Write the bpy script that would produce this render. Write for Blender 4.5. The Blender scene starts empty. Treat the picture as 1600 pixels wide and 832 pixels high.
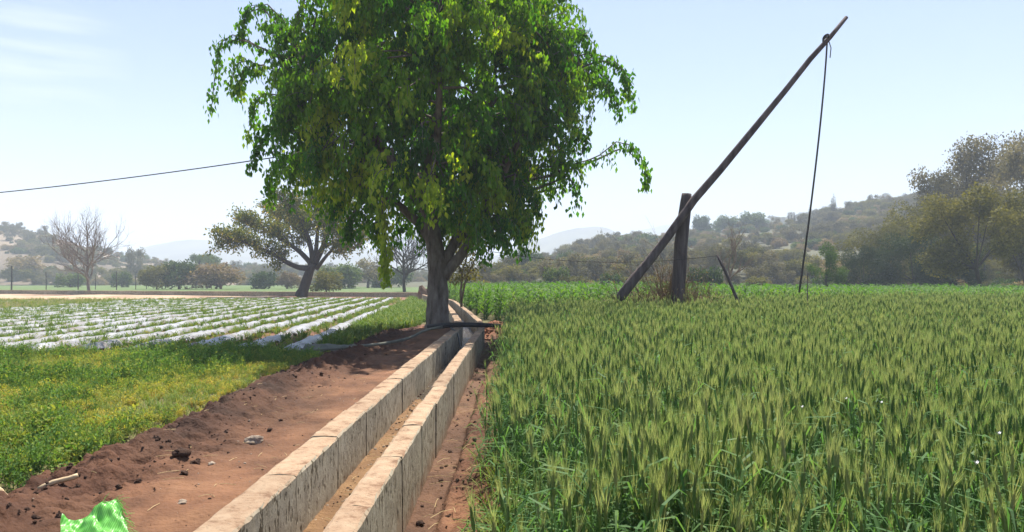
import bpy, math, random
import numpy as np
from mathutils import Vector, Matrix

R = math.radians
rng = np.random.default_rng(11)
random.seed(11)
S = bpy.context.scene
COL = S.collection

# ------------------------------------------------------------------ camera, sky, sun, exposure
F, CX, HY, H = 1150.0, 800.0, 437.0, 1.6       # focal length and horizon row in photo pixels, eye height
cam_d = bpy.data.cameras.new('camera')
cam = bpy.data.objects.new('camera', cam_d); COL.objects.link(cam)
cam.location = (0, 0, H); cam.rotation_euler = (R(90), 0, 0)
cam_d.sensor_width = 36; cam_d.lens = 36 * F / 1600
cam_d.shift_y = (HY - 416) / 1600
cam_d.clip_start = 0.05; cam_d.clip_end = 12000
S.camera = cam

SUN_AZ, SUN_EL = R(16), R(61)                  # azimuth clockwise from +Y
world = bpy.data.worlds.new('World'); S.world = world; world.use_nodes = True
wn = world.node_tree; wn.nodes.clear()
w_out = wn.nodes.new('ShaderNodeOutputWorld'); w_bg = wn.nodes.new('ShaderNodeBackground')
w_sky = wn.nodes.new('ShaderNodeTexSky'); w_sky.sky_type = 'NISHITA'; w_sky.sun_disc = False
w_sky.sun_elevation = SUN_EL; w_sky.sun_rotation = SUN_AZ
w_sky.altitude = 300; w_sky.air_density = 1.15; w_sky.dust_density = .7; w_sky.ozone_density = 3.5
w_bg.inputs['Strength'].default_value = 0.066
# one faint wisp of cirrus, upper left of the sky
w_tc = wn.nodes.new('ShaderNodeTexCoord')
w_map = wn.nodes.new('ShaderNodeMapping'); w_map.inputs['Scale'].default_value = (3.0, 3.0, 26.0)
w_nz = wn.nodes.new('ShaderNodeTexNoise'); w_nz.inputs['Scale'].default_value = 1.6; w_nz.inputs['Detail'].default_value = 5
w_rp = wn.nodes.new('ShaderNodeValToRGB'); w_rp.color_ramp.elements[0].position = .5; w_rp.color_ramp.elements[1].position = .85
w_mx = wn.nodes.new('ShaderNodeMixRGB'); w_mx.inputs[2].default_value = (7.5, 7.8, 8.2, 1)
w_dot = wn.nodes.new('ShaderNodeVectorMath'); w_dot.operation = 'DOT_PRODUCT'
cd = Vector((-.64, 1, .31)).normalized(); w_dot.inputs[1].default_value = cd
w_dr = wn.nodes.new('ShaderNodeMapRange'); w_dr.inputs['From Min'].default_value = .9955; w_dr.inputs['From Max'].default_value = .9995
w_dr.inputs['To Max'].default_value = .55
w_mu = wn.nodes.new('ShaderNodeMath'); w_mu.operation = 'MULTIPLY'
L = wn.links.new
L(w_tc.outputs['Generated'], w_map.inputs[0]); L(w_map.outputs[0], w_nz.inputs['Vector']); L(w_nz.outputs[0], w_rp.inputs[0])
L(w_tc.outputs['Generated'], w_dot.inputs[0]); L(w_dot.outputs['Value'], w_dr.inputs['Value'])
L(w_rp.outputs[0], w_mu.inputs[0]); L(w_dr.outputs[0], w_mu.inputs[1]); L(w_mu.outputs[0], w_mx.inputs[0])
w_hue = wn.nodes.new('ShaderNodeMixRGB'); w_hue.blend_type = 'MULTIPLY'; w_hue.inputs[0].default_value = 1; w_hue.inputs[2].default_value = (1.05, .965, 1.0, 1)
L(w_sky.outputs[0], w_hue.inputs[1]); L(w_hue.outputs[0], w_mx.inputs[1]); L(w_mx.outputs[0], w_bg.inputs['Color']); L(w_bg.outputs[0], w_out.inputs['Surface'])

sun_d = bpy.data.lights.new('sun', 'SUN'); sun = bpy.data.objects.new('sun', sun_d); COL.objects.link(sun)
sun_d.energy = 5.0; sun_d.angle = R(.5); sun_d.color = (1, .94, .84)
sdir = Vector((math.sin(SUN_AZ) * math.cos(SUN_EL), math.cos(SUN_AZ) * math.cos(SUN_EL), math.sin(SUN_EL)))
sun.rotation_euler = (-sdir).to_track_quat('-Z', 'Y').to_euler()

S.view_settings.view_transform = 'Standard'; S.view_settings.look = 'None'
S.view_settings.exposure = 1.28; S.view_settings.gamma = 1
S.cycles.use_denoising = True
S.cycles.max_bounces = 8; S.cycles.transmission_bounces = 6; S.cycles.diffuse_bounces = 4
S.cycles.volume_bounces = 1

# ------------------------------------------------------------------ helpers
def P(px, py, d):
    """world point seen at photo pixel (px, py), d metres ahead"""
    return np.array([(px - CX) / F * d, d, H + (HY - py) / F * d])

def hash2(ix, iy, seed):
    n = (ix.astype(np.int64) * 374761393 + iy.astype(np.int64) * 668265263 + seed * 1442695041) & 0xFFFFFFFF
    n = ((n ^ (n >> 13)) * 1274126177) & 0xFFFFFFFF
    return ((n ^ (n >> 16)) & 0xFFFF) / 65535.0

def vnoise(x, y, seed=0):
    x = np.asarray(x, float); y = np.asarray(y, float)
    ix = np.floor(x); iy = np.floor(y); fx = x - ix; fy = y - iy
    fx = fx * fx * (3 - 2 * fx); fy = fy * fy * (3 - 2 * fy)
    a = hash2(ix, iy, seed); b = hash2(ix + 1, iy, seed); c = hash2(ix, iy + 1, seed); d = hash2(ix + 1, iy + 1, seed)
    return (a * (1 - fx) + b * fx) * (1 - fy) + (c * (1 - fx) + d * fx) * fy - .5

def fbm(x, y, seed=0, octs=4):
    s = 0; a = 1.0
    for k in range(octs):
        s = s + a * vnoise(x * 2 ** k, y * 2 ** k, seed + k); a *= .5
    return s

def sstep(a, b, x):
    t = np.clip((np.asarray(x, float) - a) / (b - a), 0, 1); return t * t * (3 - 2 * t)

class MB:
    """collects geometry for ONE mesh object, with a per-point 'tint' value"""
    def __init__(self): self.V = []; self.Q = []; self.T = []; self.A = []; self.n = 0
    def add(self, V, Q=None, T=None, tint=.5):
        V = np.asarray(V, float).reshape(-1, 3)
        if Q is not None and len(Q): self.Q.append(np.asarray(Q, int).reshape(-1, 4) + self.n)
        if T is not None and len(T): self.T.append(np.asarray(T, int).reshape(-1, 3) + self.n)
        self.V.append(V); self.A.append(np.broadcast_to(np.asarray(tint, float), (len(V),)).copy()); self.n += len(V)
    def tube(self, pts, rad, sides=6, tint=.5, cap=True, rough=0.0):
        pts = np.asarray(pts, float); n = len(pts); rad = np.broadcast_to(np.asarray(rad, float), (n,))
        tan = np.gradient(pts, axis=0); tan /= np.linalg.norm(tan, axis=1)[:, None] + 1e-9
        ref = np.array([1., 0, 0]) if abs(tan[0][0]) < .8 else np.array([0, 1., 0])
        V = []
        for i in range(n):
            u = np.cross(tan[i], ref); u /= np.linalg.norm(u) + 1e-9; w = np.cross(u, tan[i]); ref = np.cross(tan[i], u) * -1
            a = np.arange(sides) * 2 * np.pi / sides
            r = rad[i] * (1 + rough * (rng.random(sides) - .5))
            V.append(pts[i] + (np.cos(a) * r)[:, None] * u + (np.sin(a) * r)[:, None] * w); ref = w
        V = np.concatenate(V)
        k = np.arange(sides); k2 = (k + 1) % sides
        Q = np.concatenate([np.stack([i * sides + k, i * sides + k2, (i + 1) * sides + k2, (i + 1) * sides + k], 1) for i in range(n - 1)])
        T = []
        if cap:
            V = np.concatenate([V, pts[:1], pts[-1:]])
            a0, a1 = n * sides, n * sides + 1
            T = [(a0, k2[i], k[i]) for i in range(sides)] + [(a1, (n - 1) * sides + k[i], (n - 1) * sides + k2[i]) for i in range(sides)]
        self.add(V, Q, T, tint)
    def leaves(self, pos, axis, nrm, L, W, tint=.5, fold=.15):
        """n leaves as folded pointed blades: base, two sides, tip, midrib"""
        pos = np.asarray(pos, float); n = len(pos)
        if n == 0: return
        axis = axis / (np.linalg.norm(axis, axis=1)[:, None] + 1e-9)
        side = np.cross(axis, nrm); side /= np.linalg.norm(side, axis=1)[:, None] + 1e-9
        up = np.cross(side, axis)
        L = np.broadcast_to(L, (n,))[:, None]; W = np.broadcast_to(W, (n,))[:, None]
        b = pos; tip = pos + axis * L - up * L * .08
        m = pos + axis * L * .42 - up * W * fold
        l = pos + axis * L * .4 - side * W * .5 + up * W * .06; r = pos + axis * L * .4 + side * W * .5 + up * W * .06
        V = np.stack([b, l, tip, r, m], 1).reshape(-1, 3)
        o = (np.arange(n) * 5)[:, None]
        Q = np.concatenate([o + np.array([0, 4, 2, 1]), o + np.array([0, 3, 2, 4])])
        self.add(V, Q, None, np.repeat(np.broadcast_to(tint, (n,)), 5))
    def ribbon(self, pts, width, side, tint=.5):
        pts = np.asarray(pts, float); n = len(pts); w = np.asarray(width, float)
        V = np.empty((2 * n, 3)); V[0::2] = pts - side * w[:, None] / 2; V[1::2] = pts + side * w[:, None] / 2
        Q = [(2 * i, 2 * i + 1, 2 * i + 3, 2 * i + 2) for i in range(n - 1)]
        self.add(V, Q, None, tint)
    def mesh(self, name, mat=None, smooth=False):
        V = np.concatenate(self.V) if self.V else np.zeros((0, 3))
        Q = np.concatenate(self.Q) if self.Q else np.zeros((0, 4), int); T = np.concatenate(self.T) if self.T else np.zeros((0, 3), int)
        me = bpy.data.meshes.new(name); me.vertices.add(len(V)); me.vertices.foreach_set('co', V.ravel())
        nl = Q.size + T.size; me.loops.add(nl); me.loops.foreach_set('vertex_index', np.concatenate([Q.ravel(), T.ravel()]).astype(np.int32))
        np_ = len(Q) + len(T); me.polygons.add(np_)
        st = np.concatenate([np.arange(len(Q)) * 4, Q.size + np.arange(len(T)) * 3]).astype(np.int32)
        me.polygons.foreach_set('loop_start', st)
        me.polygons.foreach_set('use_smooth', np.full(np_, smooth))
        at = me.attributes.new('tint', 'FLOAT', 'POINT'); at.data.foreach_set('value', np.concatenate(self.A).astype(np.float32) if self.A else [])
        me.update(calc_edges=True); me.validate()
        if mat: me.materials.append(mat)
        return me
    def build(self, name, mat, parent=None, smooth=False, loc=None):
        o = bpy.data.objects.new(name, self.mesh(name, mat, smooth)); COL.objects.link(o)
        if parent is not None:
            o.parent = parent
        if loc is not None: o.location = loc
        return o

def tag(o, label=None, cat=None, group=None, kind=None):
    if label: o['label'] = label
    if cat: o['category'] = cat
    if group: o['group'] = group
    if kind: o['kind'] = kind
    return o

def empty(name, loc=(0, 0, 0), rz=0):
    o = bpy.data.objects.new(name, None); COL.objects.link(o); o.location = loc; o.rotation_euler = (0, 0, rz); o.empty_display_size = .2
    return o

def copy_tree(o, loc, rz=0, scl=1.0):
    c = o.copy(); COL.objects.link(c); c.location = loc; c.rotation_euler = (0, 0, rz); c.scale = (scl,) * 3 if np.isscalar(scl) else scl
    for ch in o.children:
        k = ch.copy(); COL.objects.link(k); k.parent = c
    return c

# ------------------------------------------------------------------ materials
def new_mat(name):
    m = bpy.data.materials.new(name); m.use_nodes = True; nt = m.node_tree; nt.nodes.clear()
    out = nt.nodes.new('ShaderNodeOutputMaterial'); return m, nt, out

def ramp(nt, stops):
    r = nt.nodes.new('ShaderNodeValToRGB'); e = r.color_ramp.elements
    while len(e) < len(stops): e.new(.5)
    for k, (p, c) in enumerate(stops): e[k].position = p; e[k].color = (*c, 1)
    return r

def leaf_mat(name, stops, trans=.4, tcol=(1.3, 1.25, .5), rough=.65, rnd=.3, spec=.12):
    """leaf: reflecting face plus light let through; colour from the leaf's own tint and the plant's own shade"""
    m, nt, out = new_mat(name)
    at = nt.nodes.new('ShaderNodeAttribute'); at.attribute_name = 'tint'
    oi = nt.nodes.new('ShaderNodeObjectInfo')
    ma = nt.nodes.new('ShaderNodeMath'); ma.operation = 'MULTIPLY_ADD'; ma.inputs[1].default_value = rnd; ma.inputs[2].default_value = -rnd / 2
    nt.links.new(oi.outputs['Random'], ma.inputs[0])
    ad = nt.nodes.new('ShaderNodeMath'); ad.operation = 'ADD'
    nt.links.new(at.outputs['Fac'], ad.inputs[0]); nt.links.new(ma.outputs[0], ad.inputs[1])
    rp = ramp(nt, stops); nt.links.new(ad.outputs[0], rp.inputs[0])
    pb = nt.nodes.new('ShaderNodeBsdfPrincipled'); pb.inputs['Roughness'].default_value = rough
    pb.inputs['Specular IOR Level'].default_value = spec
    tr = nt.nodes.new('ShaderNodeBsdfTranslucent')
    tm = nt.nodes.new('ShaderNodeMixRGB'); tm.blend_type = 'MULTIPLY'; tm.inputs[0].default_value = 1; tm.inputs[2].default_value = (*tcol, 1)
    mx = nt.nodes.new('ShaderNodeMixShader'); mx.inputs[0].default_value = trans
    nt.links.new(rp.outputs[0], pb.inputs['Base Color']); nt.links.new(rp.outputs[0], tm.inputs[1]); nt.links.new(tm.outputs[0], tr.inputs['Color'])
    nt.links.new(pb.outputs[0], mx.inputs[1]); nt.links.new(tr.outputs[0], mx.inputs[2]); nt.links.new(mx.outputs[0], out.inputs[0])
    return m

def solid_mat(name, stops, scale=4.0, detail=8, rough=.85, bump=.3, bscale=None, stretch=(1, 1, 1), attr=None, spec=.2, bdist=.02):
    """noise-coloured matt surface with fine relief; attr = a colour attribute multiplied in"""
    m, nt, out = new_mat(name)
    tc = nt.nodes.new('ShaderNodeTexCoord'); mp = nt.nodes.new('ShaderNodeMapping'); mp.inputs['Scale'].default_value = stretch
    nt.links.new(tc.outputs['Object'], mp.inputs[0])
    nz = nt.nodes.new('ShaderNodeTexNoise'); nz.inputs['Scale'].default_value = scale; nz.inputs['Detail'].default_value = detail; nz.inputs['Roughness'].default_value = .62
    nt.links.new(mp.outputs[0], nz.inputs['Vector'])
    rp = ramp(nt, stops); nt.links.new(nz.outputs[0], rp.inputs[0])
    pb = nt.nodes.new('ShaderNodeBsdfPrincipled'); pb.inputs['Roughness'].default_value = rough; pb.inputs['Specular IOR Level'].default_value = spec
    col = rp.outputs[0]
    if attr:
        ca = nt.nodes.new('ShaderNodeAttribute'); ca.attribute_name = attr
        mm = nt.nodes.new('ShaderNodeMixRGB'); mm.blend_type = 'MULTIPLY'; mm.inputs[0].default_value = 1
        nt.links.new(ca.outputs['Color'], mm.inputs[1]); nt.links.new(col, mm.inputs[2]); col = mm.outputs[0]
    nt.links.new(col, pb.inputs['Base Color'])
    nb = nt.nodes.new('ShaderNodeTexNoise'); nb.inputs['Scale'].default_value = bscale or scale * 4; nb.inputs['Detail'].default_value = 6
    nt.links.new(mp.outputs[0], nb.inputs['Vector'])
    bp = nt.nodes.new('ShaderNodeBump'); bp.inputs['Strength'].default_value = bump; bp.inputs['Distance'].default_value = bdist
    nt.links.new(nb.outputs[0], bp.inputs['Height']); nt.links.new(bp.outputs[0], pb.inputs['Normal'])
    nt.links.new(pb.outputs[0], out.inputs[0])
    return m

M = {}
M['ground'] = solid_mat('ground', [(.25, (.72, .72, .72)), (.5, (1, 1, 1)), (.78, (1.3, 1.28, 1.2))], scale=.9, bump=.6, bscale=9, attr='gcol', bdist=.05)
M['soil'] = solid_mat('red_soil', [(.3, (.075, .036, .02)), (.48, (.125, .06, .032)), (.62, (.17, .087, .047)), (.8, (.23, .13, .073))], scale=1.3, detail=11, bump=.75, bscale=26, attr='gcol', bdist=.03)
M['clod'] = solid_mat('soil_clods', [(.3, (.05, .026, .017)), (.7, (.10, .054, .034))], scale=9, bump=.8, bscale=40)
M['bark'] = solid_mat('grey_bark', [(.3, (.05, .04, .033)), (.45, (.13, .105, .088)), (.6, (.2, .17, .145)), (.75, (.29, .26, .225))], scale=6, bump=1.0, bscale=14, stretch=(1, 1, .3))
M['bark_dark'] = solid_mat('dark_bark', [(.3, (.03, .024, .022)), (.7, (.075, .06, .05))], scale=6, bump=.7, bscale=20, stretch=(1, 1, .3))
M['bark_bare'] = solid_mat('pale_bare_bark', [(.3, (.13, .11, .10)), (.7, (.25, .22, .2))], scale=4, bump=.4)
M['pole'] = solid_mat('weathered_timber', [(.3, (.04, .03, .032)), (.5, (.095, .075, .075)), (.75, (.18, .15, .145))], scale=7, bump=.6, bscale=30, stretch=(1, 1, .12))
M['rope'] = solid_mat('rope', [(.3, (.03, .027, .027)), (.7, (.09, .08, .075))], scale=30)
M['black'] = solid_mat('black_plastic', [(.3, (.012, .012, .013)), (.7, (.035, .034, .034))], scale=6, rough=.5, bump=.1)
M['hose'] = solid_mat('grey_hose', [(.3, (.11, .115, .09)), (.7, (.2, .2, .16))], scale=5, rough=.85, bump=.3)
M['twig'] = solid_mat('dry_twigs', [(.3, (.11, .065, .04)), (.7, (.27, .18, .12))], scale=3)
M['stone'] = solid_mat('pale_stone', [(.3, (.2, .15, .11)), (.55, (.36, .29, .22)), (.8, (.5, .43, .35))], scale=14, bump=.5)
M['bamboo'] = solid_mat('dry_cane', [(.3, (.38, .27, .15)), (.7, (.60, .47, .30))], scale=8, rough=.6)
M['straw'] = solid_mat('straw', [(.3, (.35, .25, .12)), (.7, (.55, .42, .22))], scale=8, rough=.7)
M['white'] = solid_mat('white_petals', [(.3, (.7, .68, .66)), (.7, (.82, .8, .8))], scale=8, rough=.6)

def concrete_mat():
    m, nt, out = new_mat('cast_concrete')
    N = nt.nodes.new; K = nt.links.new
    tc = N('ShaderNodeTexCoord'); oi = N('ShaderNodeObjectInfo'); ad = N('ShaderNodeVectorMath'); ad.operation = 'ADD'
    sc = N('ShaderNodeVectorMath'); sc.operation = 'SCALE'; cx = N('ShaderNodeCombineXYZ')
    K(oi.outputs['Random'], cx.inputs[0]); K(oi.outputs['Random'], cx.inputs[1]); K(cx.outputs[0], sc.inputs[0]); sc.inputs['Scale'].default_value = 37
    K(tc.outputs['Object'], ad.inputs[0]); K(sc.outputs[0], ad.inputs[1])
    n1 = N('ShaderNodeTexNoise'); n1.inputs['Scale'].default_value = 5; n1.inputs['Detail'].default_value = 8; n1.inputs['Roughness'].default_value = .65
    K(ad.outputs[0], n1.inputs['Vector'])
    base = ramp(nt, [(.3, (.23, .2, .145)), (.5, (.34, .3, .225)), (.7, (.42, .38, .295))]); K(n1.outputs[0], base.inputs[0])
    # dark drip streaks and honeycomb pits of the cast faces
    mp = N('ShaderNodeMapping'); mp.inputs['Scale'].default_value = (24, 30, 11); K(ad.outputs[0], mp.inputs[0])
    n2 = N('ShaderNodeTexNoise'); n2.inputs['Scale'].default_value = 1; n2.inputs['Detail'].default_value = 4; K(mp.outputs[0], n2.inputs['Vector'])
    pit = ramp(nt, [(.36, (.3, .27, .22)), (.45, (1, 1, 1))]); K(n2.outputs[0], pit.inputs[0])
    n3 = N('ShaderNodeTexNoise'); n3.inputs['Scale'].default_value = 1.7; n3.inputs['Detail'].default_value = 3; K(ad.outputs[0], n3.inputs['Vector'])
    pm = ramp(nt, [(.30, (.15, .15, .15)), (.5, (1, 1, 1))]); K(n3.outputs[0], pm.inputs[0])
    mx = N('ShaderNodeMixRGB'); mx.blend_type = 'MULTIPLY'; K(pm.outputs[0], mx.inputs[0]); K(base.outputs[0], mx.inputs[1]); K(pit.outputs[0], mx.inputs[2])
    # red soil dusted over the tops and splashed on the foot
    sx = N('ShaderNodeSeparateXYZ'); K(tc.outputs['Object'], sx.inputs[0])
    ge = N('ShaderNodeNewGeometry'); sn = N('ShaderNodeSeparateXYZ'); K(ge.outputs['True Normal'], sn.inputs[0])
    n4 = N('ShaderNodeTexNoise'); n4.inputs['Scale'].default_value = 6; n4.inputs['Detail'].default_value = 9; n4.inputs['Roughness'].default_value = .7; K(ad.outputs[0], n4.inputs['Vector'])
    dust = ramp(nt, [(.36, (.17, .10, .06)), (.45, (.29, .195, .125)), (.6, (.35, .255, .17))]); K(n4.outputs[0], dust.inputs[0])
    top = N('ShaderNodeMapRange'); top.inputs['From Min'].default_value = .55; top.inputs['From Max'].default_value = .85; K(sn.outputs['Z'], top.inputs['Value'])
    m2 = N('ShaderNodeMixRGB'); K(top.outputs[0], m2.inputs[0]); K(mx.outputs[0], m2.inputs[1]); K(dust.outputs[0], m2.inputs[2])
    ft = N('ShaderNodeMapRange'); ft.inputs['From Min'].default_value = -.02; ft.inputs['From Max'].default_value = -.2; ft.inputs['To Max'].default_value = .75
    fa = N('ShaderNodeMath'); fa.operation = 'MULTIPLY_ADD'; fa.inputs[1].default_value = .35; K(n1.outputs[0], fa.inputs[0]); K(sx.outputs['Z'], fa.inputs[2])
    fs = N('ShaderNodeMath'); fs.operation = 'SUBTRACT'; fs.inputs[1].default_value = .17; K(fa.outputs[0], fs.inputs[0]); K(fs.outputs[0], ft.inputs['Value'])
    m3 = N('ShaderNodeMixRGB'); K(ft.outputs[0], m3.inputs[0]); K(m2.outputs[0], m3.inputs[1]); m3.inputs[2].default_value = (.26, .15, .09, 1)
    tone = N('ShaderNodeMapRange'); tone.inputs['To Min'].default_value = .8; tone.inputs['To Max'].default_value = 1.12; K(oi.outputs['Random'], tone.inputs['Value'])
    tm = N('ShaderNodeVectorMath'); tm.operation = 'SCALE'; K(m3.outputs[0], tm.inputs[0]); K(tone.outputs[0], tm.inputs['Scale'])
    pb = N('ShaderNodeBsdfPrincipled'); pb.inputs['Roughness'].default_value = .9; pb.inputs['Specular IOR Level'].default_value = .15
    K(tm.outputs[0], pb.inputs['Base Color'])
    bm = N('ShaderNodeMath'); bm.operation = 'ADD'; K(n4.outputs[0], bm.inputs[0]); K(pit.outputs[0], bm.inputs[1])
    bp = N('ShaderNodeBump'); bp.inputs['Strength'].default_value = .45; bp.inputs['Distance'].default_value = .02; K(bm.outputs[0], bp.inputs['Height']); K(bp.outputs[0], pb.inputs['Normal'])
    K(pb.outputs[0], out.inputs[0]); return m
M['concrete'] = concrete_mat()

def film_mat():
    m, nt, out = new_mat('white_mulch_film'); N = nt.nodes.new; K = nt.links.new
    tc = N('ShaderNodeTexCoord'); n = N('ShaderNodeTexNoise'); n.inputs['Scale'].default_value = 1.2; n.inputs['Detail'].default_value = 7; n.inputs['Roughness'].default_value = .7; K(tc.outputs['Object'], n.inputs['Vector'])
    rp = ramp(nt, [(.38, (.15, .115, .08)), (.46, (.24, .235, .23)), (.64, (.33, .335, .36))]); K(n.outputs[0], rp.inputs[0])
    pb = N('ShaderNodeBsdfPrincipled'); pb.inputs['Roughness'].default_value = .38; pb.inputs['Specular IOR Level'].default_value = .5; K(rp.outputs[0], pb.inputs['Base Color'])
    n2 = N('ShaderNodeTexNoise'); n2.inputs['Scale'].default_value = 9; n2.inputs['Detail'].default_value = 4; K(tc.outputs['Object'], n2.inputs['Vector'])
    bp = N('ShaderNodeBump'); bp.inputs['Strength'].default_value = .5; bp.inputs['Distance'].default_value = .05; K(n2.outputs[0], bp.inputs['Height']); K(bp.outputs[0], pb.inputs['Normal'])
    K(pb.outputs[0], out.inputs[0]); return m
M['film'] = film_mat()

def water_mat():
    m, nt, out = new_mat('ditch_water'); N = nt.nodes.new; K = nt.links.new
    tc = N('ShaderNodeTexCoord'); n = N('ShaderNodeTexNoise'); n.inputs['Scale'].default_value = 13; n.inputs['Detail'].default_value = 3; K(tc.outputs['Object'], n.inputs['Vector'])
    pb = N('ShaderNodeBsdfPrincipled'); pb.inputs['Base Color'].default_value = (.07, .055, .04, 1); pb.inputs['Roughness'].default_value = .06; pb.inputs['IOR'].default_value = 1.33
    pb.inputs['Specular IOR Level'].default_value = .8
    bp = N('ShaderNodeBump'); bp.inputs['Strength'].default_value = 1; bp.inputs['Distance'].default_value = .05; K(n.outputs[0], bp.inputs['Height']); K(bp.outputs[0], pb.inputs['Normal'])
    K(pb.outputs[0], out.inputs[0]); return m
M['water'] = water_mat()

def weave_mat():
    m, nt, out = new_mat('lime_woven_plastic'); N = nt.nodes.new; K = nt.links.new
    tc = N('ShaderNodeTexCoord'); w = N('ShaderNodeTexWave'); w.inputs['Scale'].default_value = 22; w.inputs['Distortion'].default_value = 1.5; K(tc.outputs['Object'], w.inputs['Vector'])
    rp = ramp(nt, [(.2, (.11, .42, .05)), (.8, (.19, .56, .11))]); K(w.outputs[0], rp.inputs[0])
    pb = N('ShaderNodeBsdfPrincipled'); pb.inputs['Roughness'].default_value = .4; K(rp.outputs[0], pb.inputs['Base Color'])
    tr = N('ShaderNodeBsdfTranslucent'); K(rp.outputs[0], tr.inputs['Color']); mx = N('ShaderNodeMixShader'); mx.inputs[0].default_value = .25
    bp = N('ShaderNodeBump'); bp.inputs['Strength'].default_value = .3; bp.inputs['Distance'].default_value = .004; K(w.outputs[0], bp.inputs['Height']); K(bp.outputs[0], pb.inputs['Normal'])
    K(pb.outputs[0], mx.inputs[1]); K(tr.outputs[0], mx.inputs[2]); K(mx.outputs[0], out.inputs[0]); return m
M['sack'] = weave_mat()

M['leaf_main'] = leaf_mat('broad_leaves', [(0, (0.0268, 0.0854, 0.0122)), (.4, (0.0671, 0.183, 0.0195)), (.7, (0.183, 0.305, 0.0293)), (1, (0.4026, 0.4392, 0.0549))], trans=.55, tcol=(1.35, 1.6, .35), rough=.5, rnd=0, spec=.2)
M['leaf_mango'] = leaf_mat('mixed_old_leaves', [(0, (0.039, 0.0715, 0.0234)), (.5, (0.1105, 0.143, 0.039)), (.8, (0.26, 0.247, 0.0585)), (1, (0.364, 0.247, 0.078))], trans=.42, rnd=0)
M['leaf_green'] = leaf_mat('green_foliage', [(0, (.028, .06, .02)), (.5, (.06, .105, .032)), (1, (.13, .18, .05))], trans=.4, rnd=.6)
M['leaf_olive'] = leaf_mat('olive_foliage', [(0, (.06, .065, .026)), (.5, (.13, .13, .045)), (1, (.25, .22, .065))], trans=.42, rnd=.6)
M['leaf_grey'] = leaf_mat('grey_foliage', [(0, (.07, .07, .055)), (.5, (.14, .13, .095)), (1, (.23, .2, .14))], trans=.35, rnd=.6)
M['leaf_shade'] = leaf_mat('shade_dark_foliage', [(0, (.014, .03, .012)), (.5, (.032, .058, .018)), (1, (.10, .125, .035))], trans=.3, rnd=.3)  # shade low in the right-hand thicket, put into a darker leaf colour
M['leaf_rust'] = leaf_mat('olive_rust_foliage', [(0, (0.0605, 0.066, 0.0198)), (.5, (0.1485, 0.143, 0.0352)), (1, (0.319, 0.275, 0.066))], trans=.35, rnd=.3)
M['leaf_dry'] = leaf_mat('dry_foliage', [(0, (.14, .10, .065)), (.5, (.25, .19, .125)), (1, (.36, .29, .19))], trans=.35, rnd=.6)
M['leaf_bright'] = leaf_mat('fresh_foliage', [(0, (.04, .085, .02)), (.5, (.08, .15, .03)), (1, (.18, .25, .05))], trans=.4, rnd=.2)
M['wheat'] = leaf_mat('wheat', [(0, (0.0384, 0.096, 0.0353)), (.3, (0.087, 0.1856, 0.0589)), (.5, (0.1408, 0.2304, 0.0765)), (.75, (0.2624, 0.32, 0.1472)), (1, (0.4096, 0.3968, 0.2208))], trans=.5, tcol=(1.15, 1.25, .6), rnd=.2, rough=.5)
M['maize'] = leaf_mat('maize', [(0, (.03, .08, .015)), (.5, (.08, .17, .028)), (1, (.2, .28, .06))], trans=.45, rnd=.3, rough=.6, tcol=(1.25, 1.4, .4))
M['weed'] = leaf_mat('weeds', [(0, (0.069, 0.1495, 0.0359)), (.35, (0.1495, 0.2702, 0.069)), (.6, (0.3105, 0.345, 0.0759)), (.8, (0.483, 0.437, 0.0966)), (1, (0.529, 0.3795, 0.1242))], trans=.45, tcol=(1.2, 1.2, .45), rnd=.45)
M['grass'] = leaf_mat('short_grass', [(0, (0.066, 0.1375, 0.0242)), (.5, (0.121, 0.198, 0.0385)), (1, (0.286, 0.286, 0.077))], trans=.35, rnd=.4)

# ------------------------------------------------------------------ lie of the land
def wall_x(y):                                  # centre line of the channel at distance y
    y = np.asarray(y, float)
    return np.interp(y, [0, 10, 16, 19, 22, 26, 32, 43, 66], [-1.17, -1.165, -1.12, -1.10, -1.28, -1.72, -2.4, -3.7, -8.0])
PATH_L = -3.7
def ground_z(x, y):
    x = np.asarray(x, float); y = np.asarray(y, float)
    z = .05 * fbm(x * .35, y * .35, 3)
    z = z + .05 * sstep(4, 22, y) * sstep(.0, 2.5, x) * (1 - sstep(34, 60, y))          # wheat plot climbs a little
    near = (1 - sstep(30, 45, y))
    strip = sstep(PATH_L - .25, PATH_L + .1, x) * (1 - sstep(-.25, -.05, x)) * (1 - sstep(20.5, 22.5, y))
    z = z * (1 - strip) - .42 * strip                                              # room for path, channel and trench sheets
    ditch = np.exp(-((x - wall_x(y)) / .55) ** 4) * (y > 18) * (y < 70)
    z = z * (1 - ditch) - .3 * ditch
    z = z + .34 * np.exp(-(((x + 2.5) / 1.0) ** 2 + ((y - 21.3) / 1.5) ** 2)) * (1 - ditch)
    z = z + .22 * np.exp(-(((x + .5) / .55) ** 2 + ((y - 23.5) / 1.3) ** 2)) * (1 - ditch)  # dug-out red soil beside the channel
    return z

def grid_mesh(name, xs, ys, zf, mat, colf=None, smooth=True):
    X, Y = np.meshgrid(xs, ys); Z = zf(X, Y)
    V = np.stack([X, Y, Z], -1).reshape(-1, 3); nx, ny = len(xs), len(ys)
    i = (np.arange(ny - 1)[:, None] * nx + np.arange(nx - 1)[None, :]).ravel()
    b = MB(); b.add(V, np.stack([i, i + 1, i + nx + 1, i + nx], 1))
    o = b.build(name, mat, smooth=smooth)
    if colf is not None:
        c = colf(X.ravel(), Y.ravel()); a = o.data.attributes.new('gcol', 'FLOAT_COLOR', 'POINT')
        a.data.foreach_set('color', np.concatenate([c, np.ones((len(c), 1))], 1).astype(np.float32).ravel())
    return o

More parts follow.
